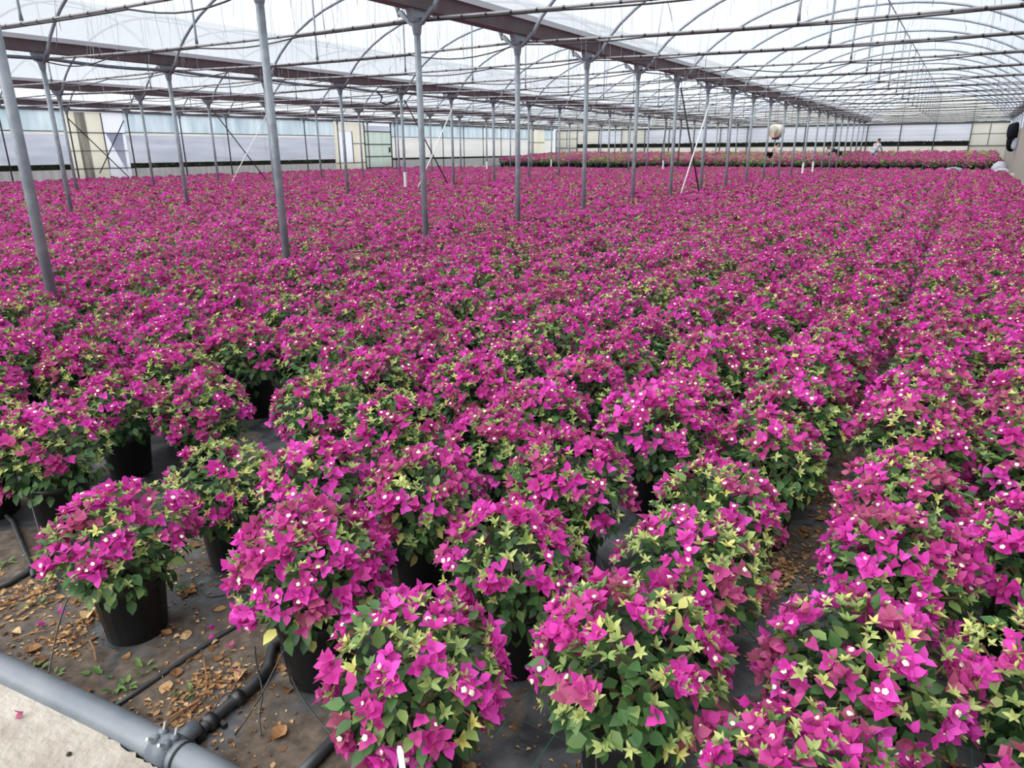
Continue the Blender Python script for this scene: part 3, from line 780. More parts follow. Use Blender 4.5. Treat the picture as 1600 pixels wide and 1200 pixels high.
for n, c in enumerate(chosen):
    d_, x, y, rw, fi = c
    root = empty('potted_bougainvillea', (x, y, 0), pq.random()*6.28)
    if fi is not None:
        f = front[fi]; s_, dens, green, lab = f[2], f[3], f[4], f[5]
    else:
        s_ = pq.uniform(1.0, 1.14); dens = pq.choice([1.1, 1.0, .9, .75, 1.15]); green = pq.uniform(.1, .8)
        k = LATX[(x, y)]
        if rw >= 0: lab = 'magenta bougainvillea, %s plant back in the %s row right of the walkway' % (ORD[k], ORD[rw+1])
        else: lab = 'magenta bougainvillea, %s plant back in the %s row left of the walkway' % (ORD[k], ORD[min(-rw, 39)])
    root.scale = (s_, s_, s_*pq.uniform(.97, 1.05))
    tag(root, lab, 'potted plant', 'potted bougainvilleas in rows')
    if n < N_DETAIL: detailed_plant(root, 300+n, dens, green)
    else: simple_plant(root, pq.randrange(12))
    if n < 40: drip_targets.append((x, y, s_, LATX[(x, y)], rw))

# the rest of the field: too many to place one by one
def lod_mesh(name, seed, nf, big, nl, nr, dens, green, bract_scale, rich):
    fl, fo, lv, rs = grow(seed, dens, green, nl, nr, nf, 9)
    sc_ = lambda L_, k: [(a, b_, c*k, d) for a, b_, c, d in L_]
    fo_ = [(a, b_, c*1.1, .5) for a, b_, c, d_ in fo][:(9 if nl > 80 else 4)]
    ft2 = (np.array([(.16, 0, .6), (0, .16, .6), (-.16, 0, .6), (0, -.16, .6)]), [(0, 1, 2, 3)])
    lv = lv+inner_leaves(seed, nl//2)
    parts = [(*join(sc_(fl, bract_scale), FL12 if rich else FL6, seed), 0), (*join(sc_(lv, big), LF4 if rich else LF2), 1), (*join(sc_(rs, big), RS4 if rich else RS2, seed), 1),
             (*join(fo_, [ft2]), 3)]
    p = MB(); p.lathe([(.10, 0), (.126, .22), (.13, .24)], 8, cap=(False, False))
    parts.append((np.array(p.v), p.f, p.t, 2))
    me = np_mesh(name, parts, [bractm, leafm, potm, floretm])
    return bpy.data.objects.new(name, me)
MID = [lod_mesh('plant_mid', 2000+v, 19, 1.2, 125, 70, [1.1, .85, .95, .45, 1.15, .7][v], [.3, .6, .4, .9, .2, .7][v], 1.12, v < 6 and False) for v in range(6)]
FAR = [lod_mesh('plant_far', 3000+v, 15, 1.6, 65, 52, [1.1, .8, .95, .5][v], [.4, .7, .5, .9][v], 1.45, False) for v in range(4)]
GRN = [lod_mesh('plant_green', 4000+v, 16, 1.5, 80, 64, [.35, .12, .55][v], [.9, 1.0, .7][v], 1.4, False) for v in range(3)]

def field(name, pts, sources, label, seed):
    q = random.Random(seed)
    me = bpy.data.meshes.new(name); me.from_pydata([p[:3] for p in pts], [], [])
    a = me.attributes.new('rz', 'FLOAT', 'POINT'); a.data.foreach_set('value', [q.random()*6.283 for _ in pts])
    a = me.attributes.new('sc', 'FLOAT', 'POINT'); a.data.foreach_set('value', [(p[3] if len(p) > 3 else 1)*q.uniform(.99, 1.14) for p in pts])
    a = me.attributes.new('vi', 'INT', 'POINT'); a.data.foreach_set('value', [int(p[4]) if len(p) > 4 else q.randrange(len(sources)) for p in pts])
    o = bpy.data.objects.new(name, me); COL.objects.link(o)
    ng = bpy.data.node_groups.new(name+'_nodes', 'GeometryNodeTree')
    ng.interface.new_socket('Geometry', in_out='INPUT', socket_type='NodeSocketGeometry'); ng.interface.new_socket('Geometry', in_out='OUTPUT', socket_type='NodeSocketGeometry')
    N = ng.nodes; gi = N.new('NodeGroupInput'); go = N.new('NodeGroupOutput'); ip = N.new('GeometryNodeInstanceOnPoints'); jn = N.new('GeometryNodeJoinGeometry')
    for s_ in sources:
        oi = N.new('GeometryNodeObjectInfo'); oi.inputs['Object'].default_value = s_; oi.inputs['As Instance'].default_value = True
        ng.links.new(oi.outputs['Geometry'], jn.inputs[0])
    def attr(nm, ty):
        n = N.new('GeometryNodeInputNamedAttribute'); n.data_type = ty; n.inputs['Name'].default_value = nm; return n.outputs['Attribute']
    cx = N.new('ShaderNodeCombineXYZ'); ng.links.new(attr('rz', 'FLOAT'), cx.inputs[2])
    ng.links.new(gi.outputs[0], ip.inputs['Points']); ng.links.new(jn.outputs[0], ip.inputs['Instance'])
    ip.inputs['Pick Instance'].default_value = True; ng.links.new(attr('vi', 'INT'), ip.inputs['Instance Index'])
    ng.links.new(cx.outputs[0], ip.inputs['Rotation']); ng.links.new(attr('sc', 'FLOAT'), ip.inputs['Scale'])
    ng.links.new(ip.outputs[0], go.inputs[0])
    md = o.modifiers.new('plants', 'NODES'); md.node_group = ng
    return tag(o, label, 'plants', kind='stuff')
mid_pts = [(c[1], c[2], 0) for c in rest if c[0] < 15]+[(x, y, 0) for x, y, rw in far_left if y < 12]
far_pts = [(c[1], c[2], 0) for c in rest if c[0] >= 15]+[(x, y, 0) for x, y, rw in far_left if y >= 12]
field('bougainvillea_field', mid_pts, MID, 'rows of magenta bougainvilleas filling the middle of the house', 1)
field('bougainvillea_field', far_pts, FAR, 'massed magenta bougainvilleas filling the house as far as the cross path', 2)
tq = random.Random(8); tp = []
for i in range(62):
    X = XL+1.2+i*.53
    if X > XR-.7: break
    y = 46.9
    while y < 57.2:
        gx = math.sin(X*.55+1.3)+math.sin(X*1.3+y*.35)+tq.gauss(0, .5)
        back = (y-46.9)/10
        if -19 < X < -8 and y > 47.4 and tq.random() < .85: vi = 4+tq.randrange(3)
        elif gx+back*2.2 > (.55 if X < -4 else 1.9): vi = 4+tq.randrange(3)
        else: vi = tq.randrange(4)
        tp.append((X+tq.gauss(0, .04), y+tq.gauss(0, .04), ground_z(y)-.01, 1.08, vi)); y += .56
field('bougainvillea_field', [p[:4] for p in tp if p[4] < 4], FAR, 'pinker bougainvilleas standing on the raised terrace by the far wall', 3)
field('bougainvillea_field', [p[:4] for p in tp if p[4] >= 4], GRN, 'greener bougainvilleas standing on the raised terrace by the far wall', 4)

# ---------------------------------------------------------------- irrigation in the near corner
pc = [at_z(x, y, .05) for x, y in ((-140, 985), (0, 1045), (170, 1126), (318, 1202), (420, 1262))]
gp = empty('main_pipe', pc[2]); tag(gp, 'grey plastic water main lying between the soil and the concrete slab', 'pipe')
base = pc[2]
def rel(p): return p-base
line = [pc[0]+(pc[0]-pc[1])*8]+pc+[pc[-1]+Vector((3.2, .22, 0))]
MB().tube([rel(p) for p in line], .046, 20).build('pipe_body', pvc, gp, True)
dirp = (pc[3]-pc[2]).normalized(); sadc = at_z(262, 1172, .055)
perp = Vector((-dirp.y, dirp.x, 0)); 
if perp.y < 0: perp = -perp
sc_ = sadc-base+perp*.0
sc_.z = .05-base.z
MB().tube([sc_-dirp*.035, sc_+dirp*.035], .052, 20).build('saddle_clamp', pvc2, gp, True)
for s1 in (-1, 1):
    for s2 in (-1, 1):
        c = sc_+dirp*.024*s1+Vector((0, 0, .046))+perp*(.012*s2)
        bl = MB(); ax_ = (Vector((0, 0, .5))+(-perp)*.6).normalized() if s2 < 0 else (Vector((0, 0, .7))+perp*.3).normalized()
        bl.tube([c-ax_*.01, c+ax_*.012], .013, 8); o_ = bl.build('bolt_lug', pvc2, gp, True)
        bl = MB(); bl.tube([c+ax_*.012, c+ax_*.034], .005, 6); bl.build('bolt', steel, o_)
MB().tube([sc_+perp*.02, sc_+perp*.10], .026, 14).build('outlet', pvc2, gp, True)
ring = []
for i in range(25):
    a = 2*PI*i/24; ring.append(sc_+dirp*.062+perp*.0485*math.cos(a)+Vector((0, 0, .0485*math.sin(a))))
MB().tube(ring, .0035, 6).build('wire_tie', hosem, gp)

def hose_thing(px, z, r_, label, name='drip_hose', extra=None, n=14):
    P = [at_z(x, y, z) if len(q_) == 2 else Vector(q_) for q_ in px for (x, y) in [q_[:2]]]
    h = empty(name, P[0]); tag(h, label, 'hose', 'black irrigation hoses on the ground')
    MB().tube([p-P[0] for p in P], r_, n).build('hose_body', hosem, h, True)
    return h, P
h, P = hose_thing([(300, 1152), (322, 1134), (345, 1112), (365, 1096), (395, 1072), (418, 1045), (425, 1010), (-1.83, 1.9, .02), (-1.83, 6, .02), (-1.83, 14, .02)], .022, .0185,
                  'thick black hose joined to the grey main and running under the plants')
for i, rr in ((0, .030), (1, .028), (3, .027)):
    d_ = (P[i+1]-P[i]).normalized(); c = P[i]-P[0]
    MB().tube([c, c+d_*.03], rr, 12).build('hose_collar', black, h, True)
vv = MB(); c = P[2]-P[0]; vv.box((c.x-.004, c.y-.03, c.z-.03), (c.x+.05, c.y-.014, c.z-.005)); vv.build('valve_handle', black, h)
hose_thing([(455, 1225), (500, 1178), (545, 1130), (575, 1090), (-1.30, 1.6, .02), (-1.31, 6, .02), (-1.31, 14, .02)], .022, .018, 'black hose entering at the bottom edge and running under the front plants')
hose_thing([(167, 1112), (215, 1080), (262, 1048), (310, 1015), (345, 992), (375, 975), (430, 935), (-2.14, 2.6, .006), (-2.14, 8, .006)], .006, .009, 'thin half-buried black hose crossing the soil in front of the lone pot', n=8)
hose_thing([(-30, 770), (20, 815), (48, 882), (52, 900)], .012, .010, 'black hose end lying on the soil at the left edge', n=8)
hose_thing([(-25, 925), (12, 912), (40, 896), (52, 885)], .012, .013, 'short black hose piece at the left edge near the slab', n=8)

# thin feeder tubes looping from the hoses into the pots
dq = random.Random(12); nt_ = 0
for x, y, s_, k_, rw in drip_targets:
    a = dq.uniform(-2.6, -.5); p0 = Vector((x+.128*math.cos(a), y+.128*math.sin(a), .235))
    p3 = Vector((x+dq.uniform(-.35, .35), y+dq.uniform(-.42, -.22), .006))
    p1 = p0+Vector((.10*math.cos(a), .10*math.sin(a), dq.uniform(-.02, .08))); p2 = p3+Vector((dq.uniform(-.1, .1), dq.uniform(-.05, .12), dq.uniform(.03, .12)))
    pts = []
    for i in range(15):
        t_ = i/14; pts.append(p0*(1-t_)**3+p1*3*t_*(1-t_)**2+p2*3*t_*t_*(1-t_)+p3*t_**3)
    tag(MB().tube(pts, .0028, 5).build('feeder_tube', hosem, smooth=True), 'thin feeder tube of the %s pot in the %s row %s of the walkway' % (ORD[k_], ORD[rw+1 if rw >= 0 else -rw], 'right' if rw >= 0 else 'left'), 'tube', 'thin feeder tubes to the front pots'); nt_ += 1
for px, lab in (([(335, 1118), (337, 1100), (352, 1082), (372, 1083), (384, 1094)], 'small loop of thin black tube arching over the thick hose'),
                ([(408, 1150), (404, 1120), (412, 1080), (400, 1040), (398, 1010)], 'thin black tube running down beside the thick hose'),
                ([(435, 1000), (450, 1050), (480, 1105), (520, 1150), (535, 1165)], 'long thin black tube bowing across the soil left of the tagged plant'),
                ([(300, 905), (318, 930), (330, 935), (360, 928)], 'thin black tube curling right of the lone pot')):
    P = [at_z(x, y, .006+.05*math.sin(PI*i/(len(px)-1))) for i, (x, y) in enumerate(px)]
    # smooth
    for _ in range(2):
        Q = [P[0]]
        for a, c in zip(P, P[1:]): Q += [a.lerp(c, .25), a.lerp(c, .75)]
        P = Q+[P[-1]]
    tag(MB().tube(P, .003, 5).build('feeder_tube', hosem, smooth=True), lab, 'tube')

# white plant tag stuck in the front pot
tg = at_y(624, 1166, .90)
b = MB(); b.prism([(-.006, -.22), (.006, -.22), (.0075, -.012), (.004, 0), (-.004, 0), (-.0075, -.012)], -.001, .001, axis=1)
o = b.build('plant_tag', whitep); o.location = tg; o.rotation_euler = (-.10, -.10, .45)
tag(o, 'narrow white plastic plant tag standing at the bottom edge', 'plant tag')

# ---------------------------------------------------------------- litter on the ground
lq = random.Random(31)
def dry_mesh(seed, tint):
    q = random.Random(seed); b = MB(); n = 4; c1, c2 = q.uniform(-1.2, 1.6), q.uniform(-.6, 1.0)
    vs = []
    for i in range(n+1):
        u = i/n; w_ = math.sin(PI*min(1, u*.93+.04))**.8*.36
        for j in (-1, 0, 1):
            vs.append((u-.5, w_*j*(1+q.uniform(-.2, .2)), .10+c2*(u-.5)**2+c1*.5*abs(j)*w_+q.uniform(-.03, .05)))
    zmin = min(v[2] for v in vs); vs = [(a, b_, c-zmin) for a, b_, c in vs]
    fs = [(i*3+j, i*3+j+1, i*3+j+4, i*3+j+3) for i in range(n) for j in range(2)]
    b.add(vs, fs, 0, tint); return b.mesh('dry_leaf', drym)
DRYT = [lq.random() for i in range(16)]; DRY = [dry_mesh(i, DRYT[i]) for i in range(16)]
def clear_of_pots(x, y, r_=.125): return all((x-a)**2+(y-c)**2 > r_*r_ for a, c in [(q_[1], q_[2]) for q_ in chosen[:70]])
def slab_y(x):
    for (a, b_), (c, d_) in zip(ed2, ed2[1:]):
        if a <= x <= c: return b_+(d_-b_)*(x-a)/(c-a)
    return .75
litter = []
tries = 0
while len(litter) < 285 and tries < 6000:
    tries += 1; k = lq.random()
    if k < .52: x, y = lq.uniform(-3.2, -.7), lq.uniform(.8, 1.75); zone = 'on the bare soil near the grey main'
    elif k < .86: x, y = lq.gauss(-.31, .07), lq.uniform(1.2, 6.5); zone = 'on the black mat of the walkway'
    else: x, y = lq.gauss(.25, .06), lq.uniform(1.6, 5); zone = 'in the gap right of the dense magenta plants'
    if y < slab_y(x)+.10 or not clear_of_pots(x, y): continue
    litter.append((x, y)); L_ = lq.uniform(.022, .060)
    di = lq.randrange(16); o = put('dry_leaf', DRY[di], None, Matrix.LocRotScale(Vector((x, y, .001)), Matrix.Rotation(lq.random()*6.28, 3, 'Z').to_quaternion(), Vector((L_, L_*lq.uniform(.8, 1.2), L_))))
    tag(o, 'small curled %s dry leaf lying ' % ('dark brown' if DRYT[di] < .35 else 'tan brown' if DRYT[di] < .7 else 'pale straw')+zone, 'dry leaf', 'dry leaves '+zone)
crumbs = MB()
for i in range(9000):
    k = lq.random()
    if k < .45: x, y = lq.uniform(-3.3, -.6), .78+lq.random()**1.3*1.3
    elif k < .8: x, y = lq.gauss(-.30, .10)+.05*math.sin(i), 1.0+lq.random()*7
    else: x, y = lq.gauss(.23, .09), lq.uniform(1.2, 7)
    if y < slab_y(x)+.075: continue
    if math.sin(x*9+1.7*math.sin(y*4))+math.sin(y*7+x*3) < lq.uniform(-.9, .9): continue
    L_ = lq.uniform(.006, .022); a = lq.random()*6.28; dx, dy = math.cos(a)*L_, math.sin(a)*L_; h_ = lq.uniform(.001, .008)
    crumbs.add([(x, y, .002), (x+dx*.5-dy*.35, y+dy*.5+dx*.35, .002+h_), (x+dx, y+dy, .003), (x+dx*.5+dy*.35, y+dy*.5-dx*.35, .002+h_*.5)], [(0, 1, 2, 3)], 0, lq.random())
for hx, hy, hn, hs in ((1300, 775, 300, .075), (1222, 895, 200, .065), (1335, 622, 260, .08), (1365, 545, 220, .10), (1545, 800, 420, .10), (1525, 690, 380, .12), (1500, 745, 260, .1), (125, 985, 200, .07), (330, 1075, 160, .06), (60, 930, 300, .1)):
    c = at_z(hx, hy, 0)
    for i in range(hn):
        x, y = lq.gauss(c.x, hs), lq.gauss(c.y, hs*1.4); rr_ = math.hypot(x-c.x, (y-c.y)/1.4)/hs
        z = .002+max(0, .022*(1-rr_*.6))*lq.random(); L_ = lq.uniform(.010, .034); a = lq.random()*6.28; dx, dy = math.cos(a)*L_, math.sin(a)*L_; h_ = lq.uniform(.001, .012)
        if y < slab_y(x)+.08: continue
        crumbs.add([(x, y, z), (x+dx*.5-dy*.3, y+dy*.5+dx*.3, z+h_), (x+dx, y+dy, z+.002), (x+dx*.5+dy*.3, y+dy*.5-dx*.3, z+h_*.4)], [(0, 1, 2, 3)], 0, lq.betavariate(2, 2.2))
tag(crumbs.build('leaf_litter', drym), 'crumbled brown leaf litter scattered over soil and mat', 'leaf litter', kind='stuff')
for px, L_, lab in ((((250, 1132), (312, 1094)), .0, 'forked dry stalk lying behind the black hose fitting'), (((318, 1030), (322, 1085)), 0, 'thin dry twig standing up from the soil litter'),
                    (((20, 1000), (70, 985)), 0, 'thin dry straw lying on soil at the left'), (((140, 1000), (150, 1032)), 0, 'thin bent twig in front of the lone pot')):
    a, c = at_z(*px[0], .006), at_z(*px[1], .012); b = MB(); b.tube([a, a.lerp(c, .5)+Vector((.004, .004, .006)), c], .0028, 5)
    if 'forked' in lab: b.tube([a+Vector((.02, -.01, 0)), c+Vector((-.01, .012, 0))], .002, 5)
    tag(b.build('dry_twig', drym), lab, 'twig')
# small green weeds
wv, wf = leaf_tpl('w', .5, 8)
for i, (px, py, nl_, where) in enumerate(((155, 1055, 7, 'in front of the lone pot'), (190, 1075, 12, 'nearest the half-buried hose'), (225, 1045, 8, 'beside the half-buried hose'), (300, 1080, 7, 'left of the thick hose'), (52, 1048, 6, 'touching the grey main at the left'),
                                          (75, 1060, 5, 'against the grey main'), (300, 915, 9, 'right behind the lone pot'), (60, 945, 5, 'left of the lone pot'), (1240, 925, 6, 'on the walkway mat'), (8, 880, 8, 'at the left picture edge'))):
    c = at_z(px, py, 0); its = []
    for j in range(nl_):
        a = lq.random()*6.28; d_ = np.array([math.cos(a), math.sin(a), lq.uniform(.1, .9)])
        its.append((np.array([c.x, c.y, .004])+np.array([math.cos(a), math.sin(a), 0])*lq.uniform(0, .03)+np.array([.8, .5, 0])*lq.uniform(-.02, .02), rot_xz(d_, np.array([0, 0, 1.])), lq.uniform(.022, .04), lq.random()))
    V, Fc, T = join(its, [(wv, wf)])
    o = put('weed_sprout', np_mesh('weed_sprout', [(V, Fc, T, 0)], [weedm])); tag(o, 'small green weed sprout growing %s' % where, 'weed', 'green weeds on the soil')
# fallen bracts
for i, (px, py, lab) in enumerate(((38, 1117, 'fallen dark magenta bract lying alone on the concrete slab'), (333, 980, 'fallen magenta bract on the soil right of the lone pot'), (330, 998, 'second fallen magenta bract just below its twin on the soil'),
                                   (92, 958, 'fallen magenta bract left of the lone pot'), (62, 982, 'faded fallen bract on soil near the left edge'), (362, 1015, 'reddish fallen bract between hose and soil'), (375, 1055, 'red fallen petal beside the thick hose'))):
    c = at_z(px, py, .057 if i == 0 else .003); tv, tf = FL24[i]
    o = put('fallen_bract', P_FLOWER[i][0 if i in (0, 5, 6) else 5], None, Matrix.LocRotScale(c+Vector((0, 0, .012)), Matrix.Rotation(1.4+i, 3, 'X').to_quaternion(), Vector((.026,)*3)))
    tag(o, lab, 'bract')
for px, py, r_, lab in ((108, 1180, .008, 'small dark pebble on the concrete slab'), (265, 1155, .007, 'tiny dark stone at the slab edge')):
    c = at_z(px, py, .055); b = MB(); b.lathe([(r_*.5, 0), (r_, r_*.5), (r_*.75, r_), (r_*.2, r_*1.25)], 7)
    tag(b.build('pebble', soilm, smooth=True, loc=(c.x, c.y, .055)), lab, 'pebble')

# ---------------------------------------------------------------- things and people at the far end
fx = at_y(1213, 205, 44.0)
f = empty('fan_heater', (fx.x, 44.0, 0)); tag(f, 'cream drum fan heater on a pole beyond the nearest post row', 'fan')
MB().tube([(0, 0, 0), (0, 0, fx.z-.3)], .03, 8).build('pole', galv, f, True)
z = fx.z; f.rotation_euler = (0, 0, math.radians(-18))
b = MB(); b.tube([(0, .34, z), (0, .28, z), (0, -.24, z), (0, -.30, z), (0, -.30, z), (0, -.10, z)], [.26, .37, .37, .35, .31, .30], 24, cap=True); b.build('drum', creamp, f, True)
MB().tube([(-.05, -.16, z+.04), (-.05, -.12, z+.04)], .27, 20).build('fan_disc', darkh, f, True)
for k in range(5):
    a = 2*PI*k/5; MB().box((-.05, -.012, .04), (.05, .012, .26)).build('blade', darkh, f).matrix_basis = Matrix.Translation((-.05, -.19, z+.04)) @ Matrix.Rotation(a, 4, 'Y') @ Matrix.Rotation(.5, 4, 'Z')
MB().box((-.17, -.34, z-.34), (.10, -.24, z-.08)).build('motor_box', clayc, f)
MB().box((-.03, -.32, z-.1), (.01, -.29, z+.33)).build('guard_bar', creamp, f)
MB().box((-.18, -.1, z-.45), (.18, .1, z-.34)).build('bracket', darkh, f)

def skin_body(name, pts, edges, radii, m_, parent, sub=2):
    me = bpy.data.meshes.new(name); me.from_pydata(pts, edges, []); me.materials.append(m_)
    o = bpy.data.objects.new(name, me); COL.objects.link(o); o.parent = parent
    md = o.modifiers.new('skin', 'SKIN'); md.use_smooth_shade = True
    for i, r_ in enumerate(radii): me.skin_vertices[0].data[i].radius = (r_, r_) if not isinstance(r_, tuple) else r_
    me.skin_vertices[0].data[0].use_root = True
    o.modifiers.new('sub', 'SUBSURF').levels = sub; o.modifiers['sub'].render_levels = sub
    return o
def person(loc, rz, lean, label, top, trousers, hair_bun=False, sleeve=True):
    """a worker bending forward over the plants; local +X is the way they face"""
    p = empty('person', loc, rz); tag(p, label, 'person', 'workers among the far plants')
    hip = Vector((0, 0, .90)); tl = .50; d = Vector((math.sin(lean), 0, math.cos(lean)))
    chest = hip+d*.32; neck = hip+d*tl; head = neck+(d*.6+Vector((.35, 0, .25))).normalized()*.19
    P, Ed, R_ = [hip, hip+d*.16, chest, neck, neck+(head-neck)*.45], [(0, 1), (1, 2), (2, 3), (3, 4)], [(.16, .12), (.15, .11), (.17, .12), .06, .055]
    J = {}
    for s_ in (-1, 1):
        sh = chest+d*.10+Vector((0, s_*.19, 0)); el = sh+Vector((.12, s_*.05, -.24)); wr = el+Vector((.16, -s_*.03, -.17)); hd = wr+Vector((.06, 0, -.06))
        kn = hip+Vector((.06, s_*.10, -.45)); an = Vector((-.02, s_*.11, .07)); to = Vector((.14, s_*.12, .03)); hp = hip+Vector((0, s_*.10, -.06))
        i = len(P); P += [sh, el, wr, hd]; Ed += [(2, i), (i, i+1), (i+1, i+2), (i+2, i+3)]; R_ += [.06, .045, .033, .035]
        # fingers and thumb
        for fi in range(4):
            k_ = len(P); o_ = Vector((.02, (fi-1.5)*.018, -.03)); P += [hd+o_, hd+o_+Vector((.018, 0, -.03-.006*(fi in (1, 2))))]; Ed += [(i+3, k_), (k_, k_+1)]; R_ += [.009, .008]
        k_ = len(P); P += [hd+Vector((.02, -s_*.03, -.005)), hd+Vector((.035, -s_*.04, -.03))]; Ed += [(i+3, k_), (k_, k_+1)]; R_ += [.010, .009]
        j = len(P); P += [hp, kn, an, to]; Ed += [(0, j), (j, j+1), (j+1, j+2), (j+2, j+3)]; R_ += [.085, .06, .04, .038]
        J[s_] = (sh, el, wr, hp, kn, an)
    skin_body('body', [tuple(q) for q in P], Ed, R_, skinm, p)
    # clothes
    Q = [hip, hip+d*.16, chest, neck-d*.03]; Eq = [(0, 1), (1, 2), (2, 3)]; Rq = [(.175, .14), (.165, .13), (.19, .14), .085]
    for s_ in (-1, 1):
        sh, el, wr = J[s_][:3]; i = len(Q); Q += [sh, el]+([el.lerp(wr, .8)] if sleeve else []); Eq += [(2, i), (i, i+1)]+([(i+1, i+2)] if sleeve else []); Rq += [.078, .06]+([.048] if sleeve else [])
    skin_body('shirt', [tuple(q) for q in Q], Eq, Rq, top, p)
    Q = [hip]; Eq = []; Rq = [(.172, .145)]
    for s_ in (-1, 1):
        hp, kn, an = J[s_][3:]; i = len(Q); Q += [hp, kn, an+Vector((0, 0, .02))]; Eq += [(0, i), (i, i+1), (i+1, i+2)]; Rq += [.105, .08, .062]
    skin_body('trousers', [tuple(q) for q in Q], Eq, Rq, trousers, p)
    # head with nose, ears, eyes; hair cap
    b = MB(); n = 16; prof = [(.02, -.115), (.05, -.10), (.068, -.06), (.078, 0), (.078, .05), (.062, .09), (.03, .115)]
    b.lathe(prof, n); b.v = [(x*1.12, y, z) for x, y, z in b.v]
    b.prism([(.075, -.03), (.112, -.025), (.085, .02)], -.012, .012, axis=1)
    for s_ in (-1, 1): b.prism([(-.015, -.025), (.015, -.02), (.02, .03), (-.012, .03)], s_*.076-.01, s_*.076+.01, axis=1)
    H = b.build('head', skinm, p, True); H.location = head; H.rotation_euler = (0, lean*.6, 0)
    for s_ in (-1, 1): MB().lathe([(.004, -.008), (.010, -.004), (.010, .004), (.004, .008)], 8, c=(.083, s_*.03, .01)).build('eye', hairm, H)
    MB().box((.078, -.022, -.062), (.086, .022, -.054)).build('mouth', clayc, H)
    b = MB(); b.lathe([(.084, -.03), (.09, .03), (.072, .095), (.03, .125)], n, cap=(False, True)); b.v = [(x*1.12-.02, y, z+.008) for x, y, z in b.v]
    if hair_bun: b.lathe([(.01, -.04), (.04, -.02), (.045, .01), (.02, .035)], 10, c=(-.10, 0, .08))
    b.build('hair', hairm, H, True)
    return p
q = at_y(1203, 240, 48.3); person((q.x, 48.3, ground_z(48.3)), math.radians(12), .75, 'person in a tan top and dark trousers bending over far plants', tanm, blackc, True, True)
q = at_y(1312, 234, 49.5); person((q.x, 49.5, ground_z(49.5)), math.radians(188), 1.25, 'person in dark clothes bent double among the far plants', greenk, greenk, False, True)
q = at_y(1366, 236, 51.0); person((q.x, 51.0, ground_z(51.0)), math.radians(60), .45, 'person with dark hair in a grey-blue top standing among far plants', greyb, greyb, False, True)

# work clothes hung on the right wall
def garment(name, m_, prof, loc, label, th=.12):
    """closed outline (y, z) with puffed thickness"""
    b = MB(); n = len(prof); cy = sum(a for a, _ in prof)/n; cz = sum(z for _, z in prof)/n
    vs = [(0, a, z) for a, z in prof]; vs += [(-th*.8, cy+(a-cy)*.72, cz+(z-cz)*.85) for a, z in prof]; vs += [(th*.3, cy+(a-cy)*.8, cz+(z-cz)*.9) for a, z in prof]
    fs = [(i, (i+1) % n, n+(i+1) % n, n+i) for i in range(n)]+[((i+1) % n, i, 2*n+i, 2*n+(i+1) % n) for i in range(n)]+[tuple(range(n, 2*n)), tuple(range(3*n-1, 2*n-1, -1))]
    b.add(vs, fs); o = b.build(name, m_, None, True); o.location = loc; tag(o, label, 'clothing'); return o
o = garment('hanging_coat', blackc, [(-.2, .0), (.5, -.12), (1.1, .0), (1.05, .35), (.8, .8), (.6, 1.2), (.4, 1.42), (.1, 1.40), (-.05, 1.1), (-.2, .55)], (XR-.14, 45.0, 1.50), 'long black coat hanging on the right wall near the far end', .42)
o.modifiers.new('soft', 'SUBSURF').render_levels = 2
o = garment('hanging_jacket', navy, [(-.45, .05), (-.1, .0), (.3, .04), (.36, .45), (.32, .70), (.12, .80), (-.10, .80), (-.36, .70), (-.52, .45), (-.50, .2)], (XR-.33, 44.3, 2.02), 'navy jacket hanging in front of the long black coat', .30)
o.modifiers.new('soft', 'SUBSURF').render_levels = 2
o = garment('hanging_trousers', greyb, [(-.22, .62), (.25, .62), (.28, .25), (.26, .0), (.06, .0), (.03, .32), (-.05, .0), (-.25, .0), (-.26, .25)], (XR-.08, 44.3, 1.53), 'grey-blue trousers hanging below the navy jacket', .24)
o.modifiers.new('soft', 'SUBSURF').render_levels = 1
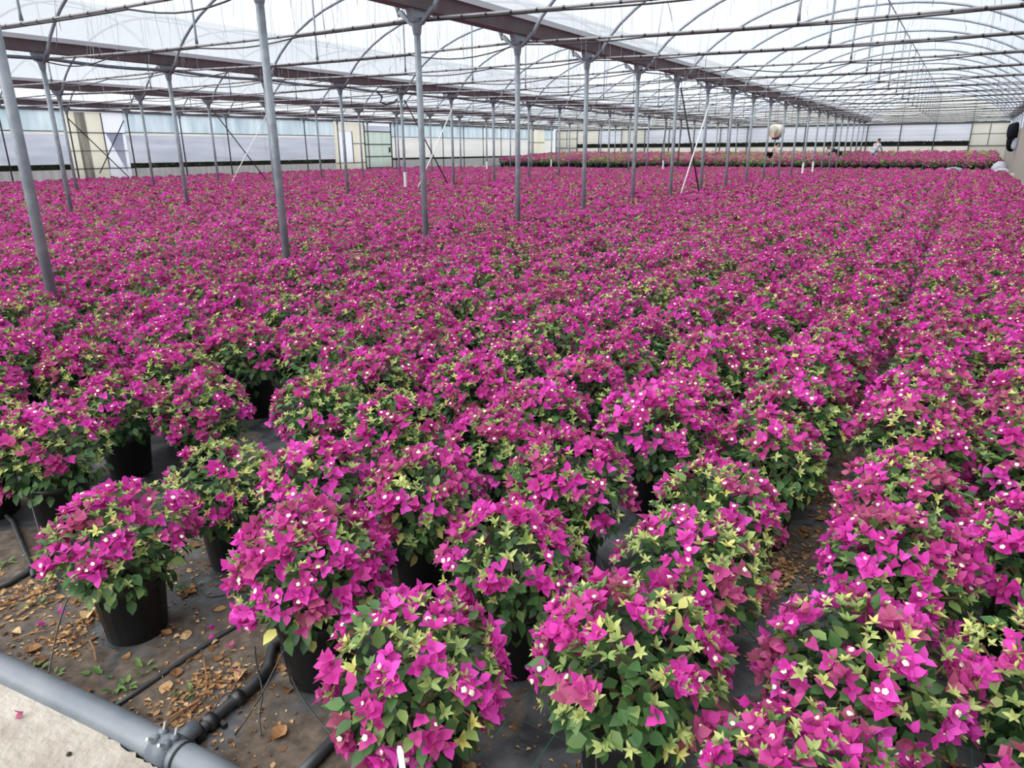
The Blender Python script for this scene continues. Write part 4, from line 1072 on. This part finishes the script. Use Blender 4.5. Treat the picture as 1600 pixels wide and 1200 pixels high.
def blob(name, m_, loc, dims, label, cat, seed, power=.6):
    q_ = random.Random(seed); b = MB(); n = 16; rings = 9
    for_prof = []
    vs = []; fs = []
    for i in range(rings+1):
        z = i/rings; r_ = (1-abs(2*z-1)**3.2)**power if 0 < i < rings else .35
        for k in range(n):
            a = 2*PI*k/n; c_, s_ = math.cos(a), math.sin(a); e_ = (abs(c_)**3+abs(s_)**3)**(-1/3); rr = r_*e_*(1+.05*q_.uniform(-1, 1))
            vs.append((dims[0]*.5*rr*c_, dims[1]*.5*rr*s_, dims[2]*z))
    for i in range(rings):
        for k in range(n): a = i*n+k; c_ = i*n+(k+1) % n; fs.append((a, c_, c_+n, a+n))
    fs += [tuple(range(n))[::-1], tuple(range(rings*n, (rings+1)*n))]; b.add(vs, fs)
    o = b.build(name, m_, None, True); o.location = loc; tag(o, label, cat); return o
def wall_block(px, Y, z0): q_ = at_y(px[0], px[1], Y); return (min(q_.x, XR-.45), Y, z0)
blob('white_sack', sackm, (XR-.46, 42.6, 0), (.75, 1.3, .72), 'big white sack standing against the right wall', 'sack', 4)
blob('white_sack', sackm, (XR-.55, 44.3, 0), (.7, .9, 1.0), 'smaller pale sack behind the big white one', 'sack', 6)
b = MB(); b.box((-.2, -.25, 0), (.2, .25, .55)); o = b.build('kerb_block', cream, loc=(XR-.25, 40.6, 0)); tag(o, 'cream block standing at the foot of the right wall', 'block')
bm = bmesh.new(); bm.from_mesh(o.data); bmesh.ops.bevel(bm, geom=bm.edges[:], offset=.03, segments=2, affect='EDGES'); bm.to_mesh(o.data); bm.free()
# upturned tub on the cross path
tb = at_z(1522, 262, .1)
t_ = empty('plastic_tub', (-.55, 45.6, 0)); tag(t_, 'blue-grey tub lying on its side on the far cross path', 'tub')
b = MB(); b.lathe([(.62, 0), (.60, .25), (.50, .48), (.30, .62), (.08, .66)], 20, cap=(False, True)); o = b.build('shell', bluetub, t_, True); o.location = (0, 0, .06); o.scale = (1, .8, .95)
b = MB(); b.lathe([(.60, 0), (.655, 0), (.655, .05), (.60, .05)], 20, cap=(False, False)); o = b.build('rim', bluetub, t_, True); o.location = (0, 0, .03); o.scale = (1, .8, 1)
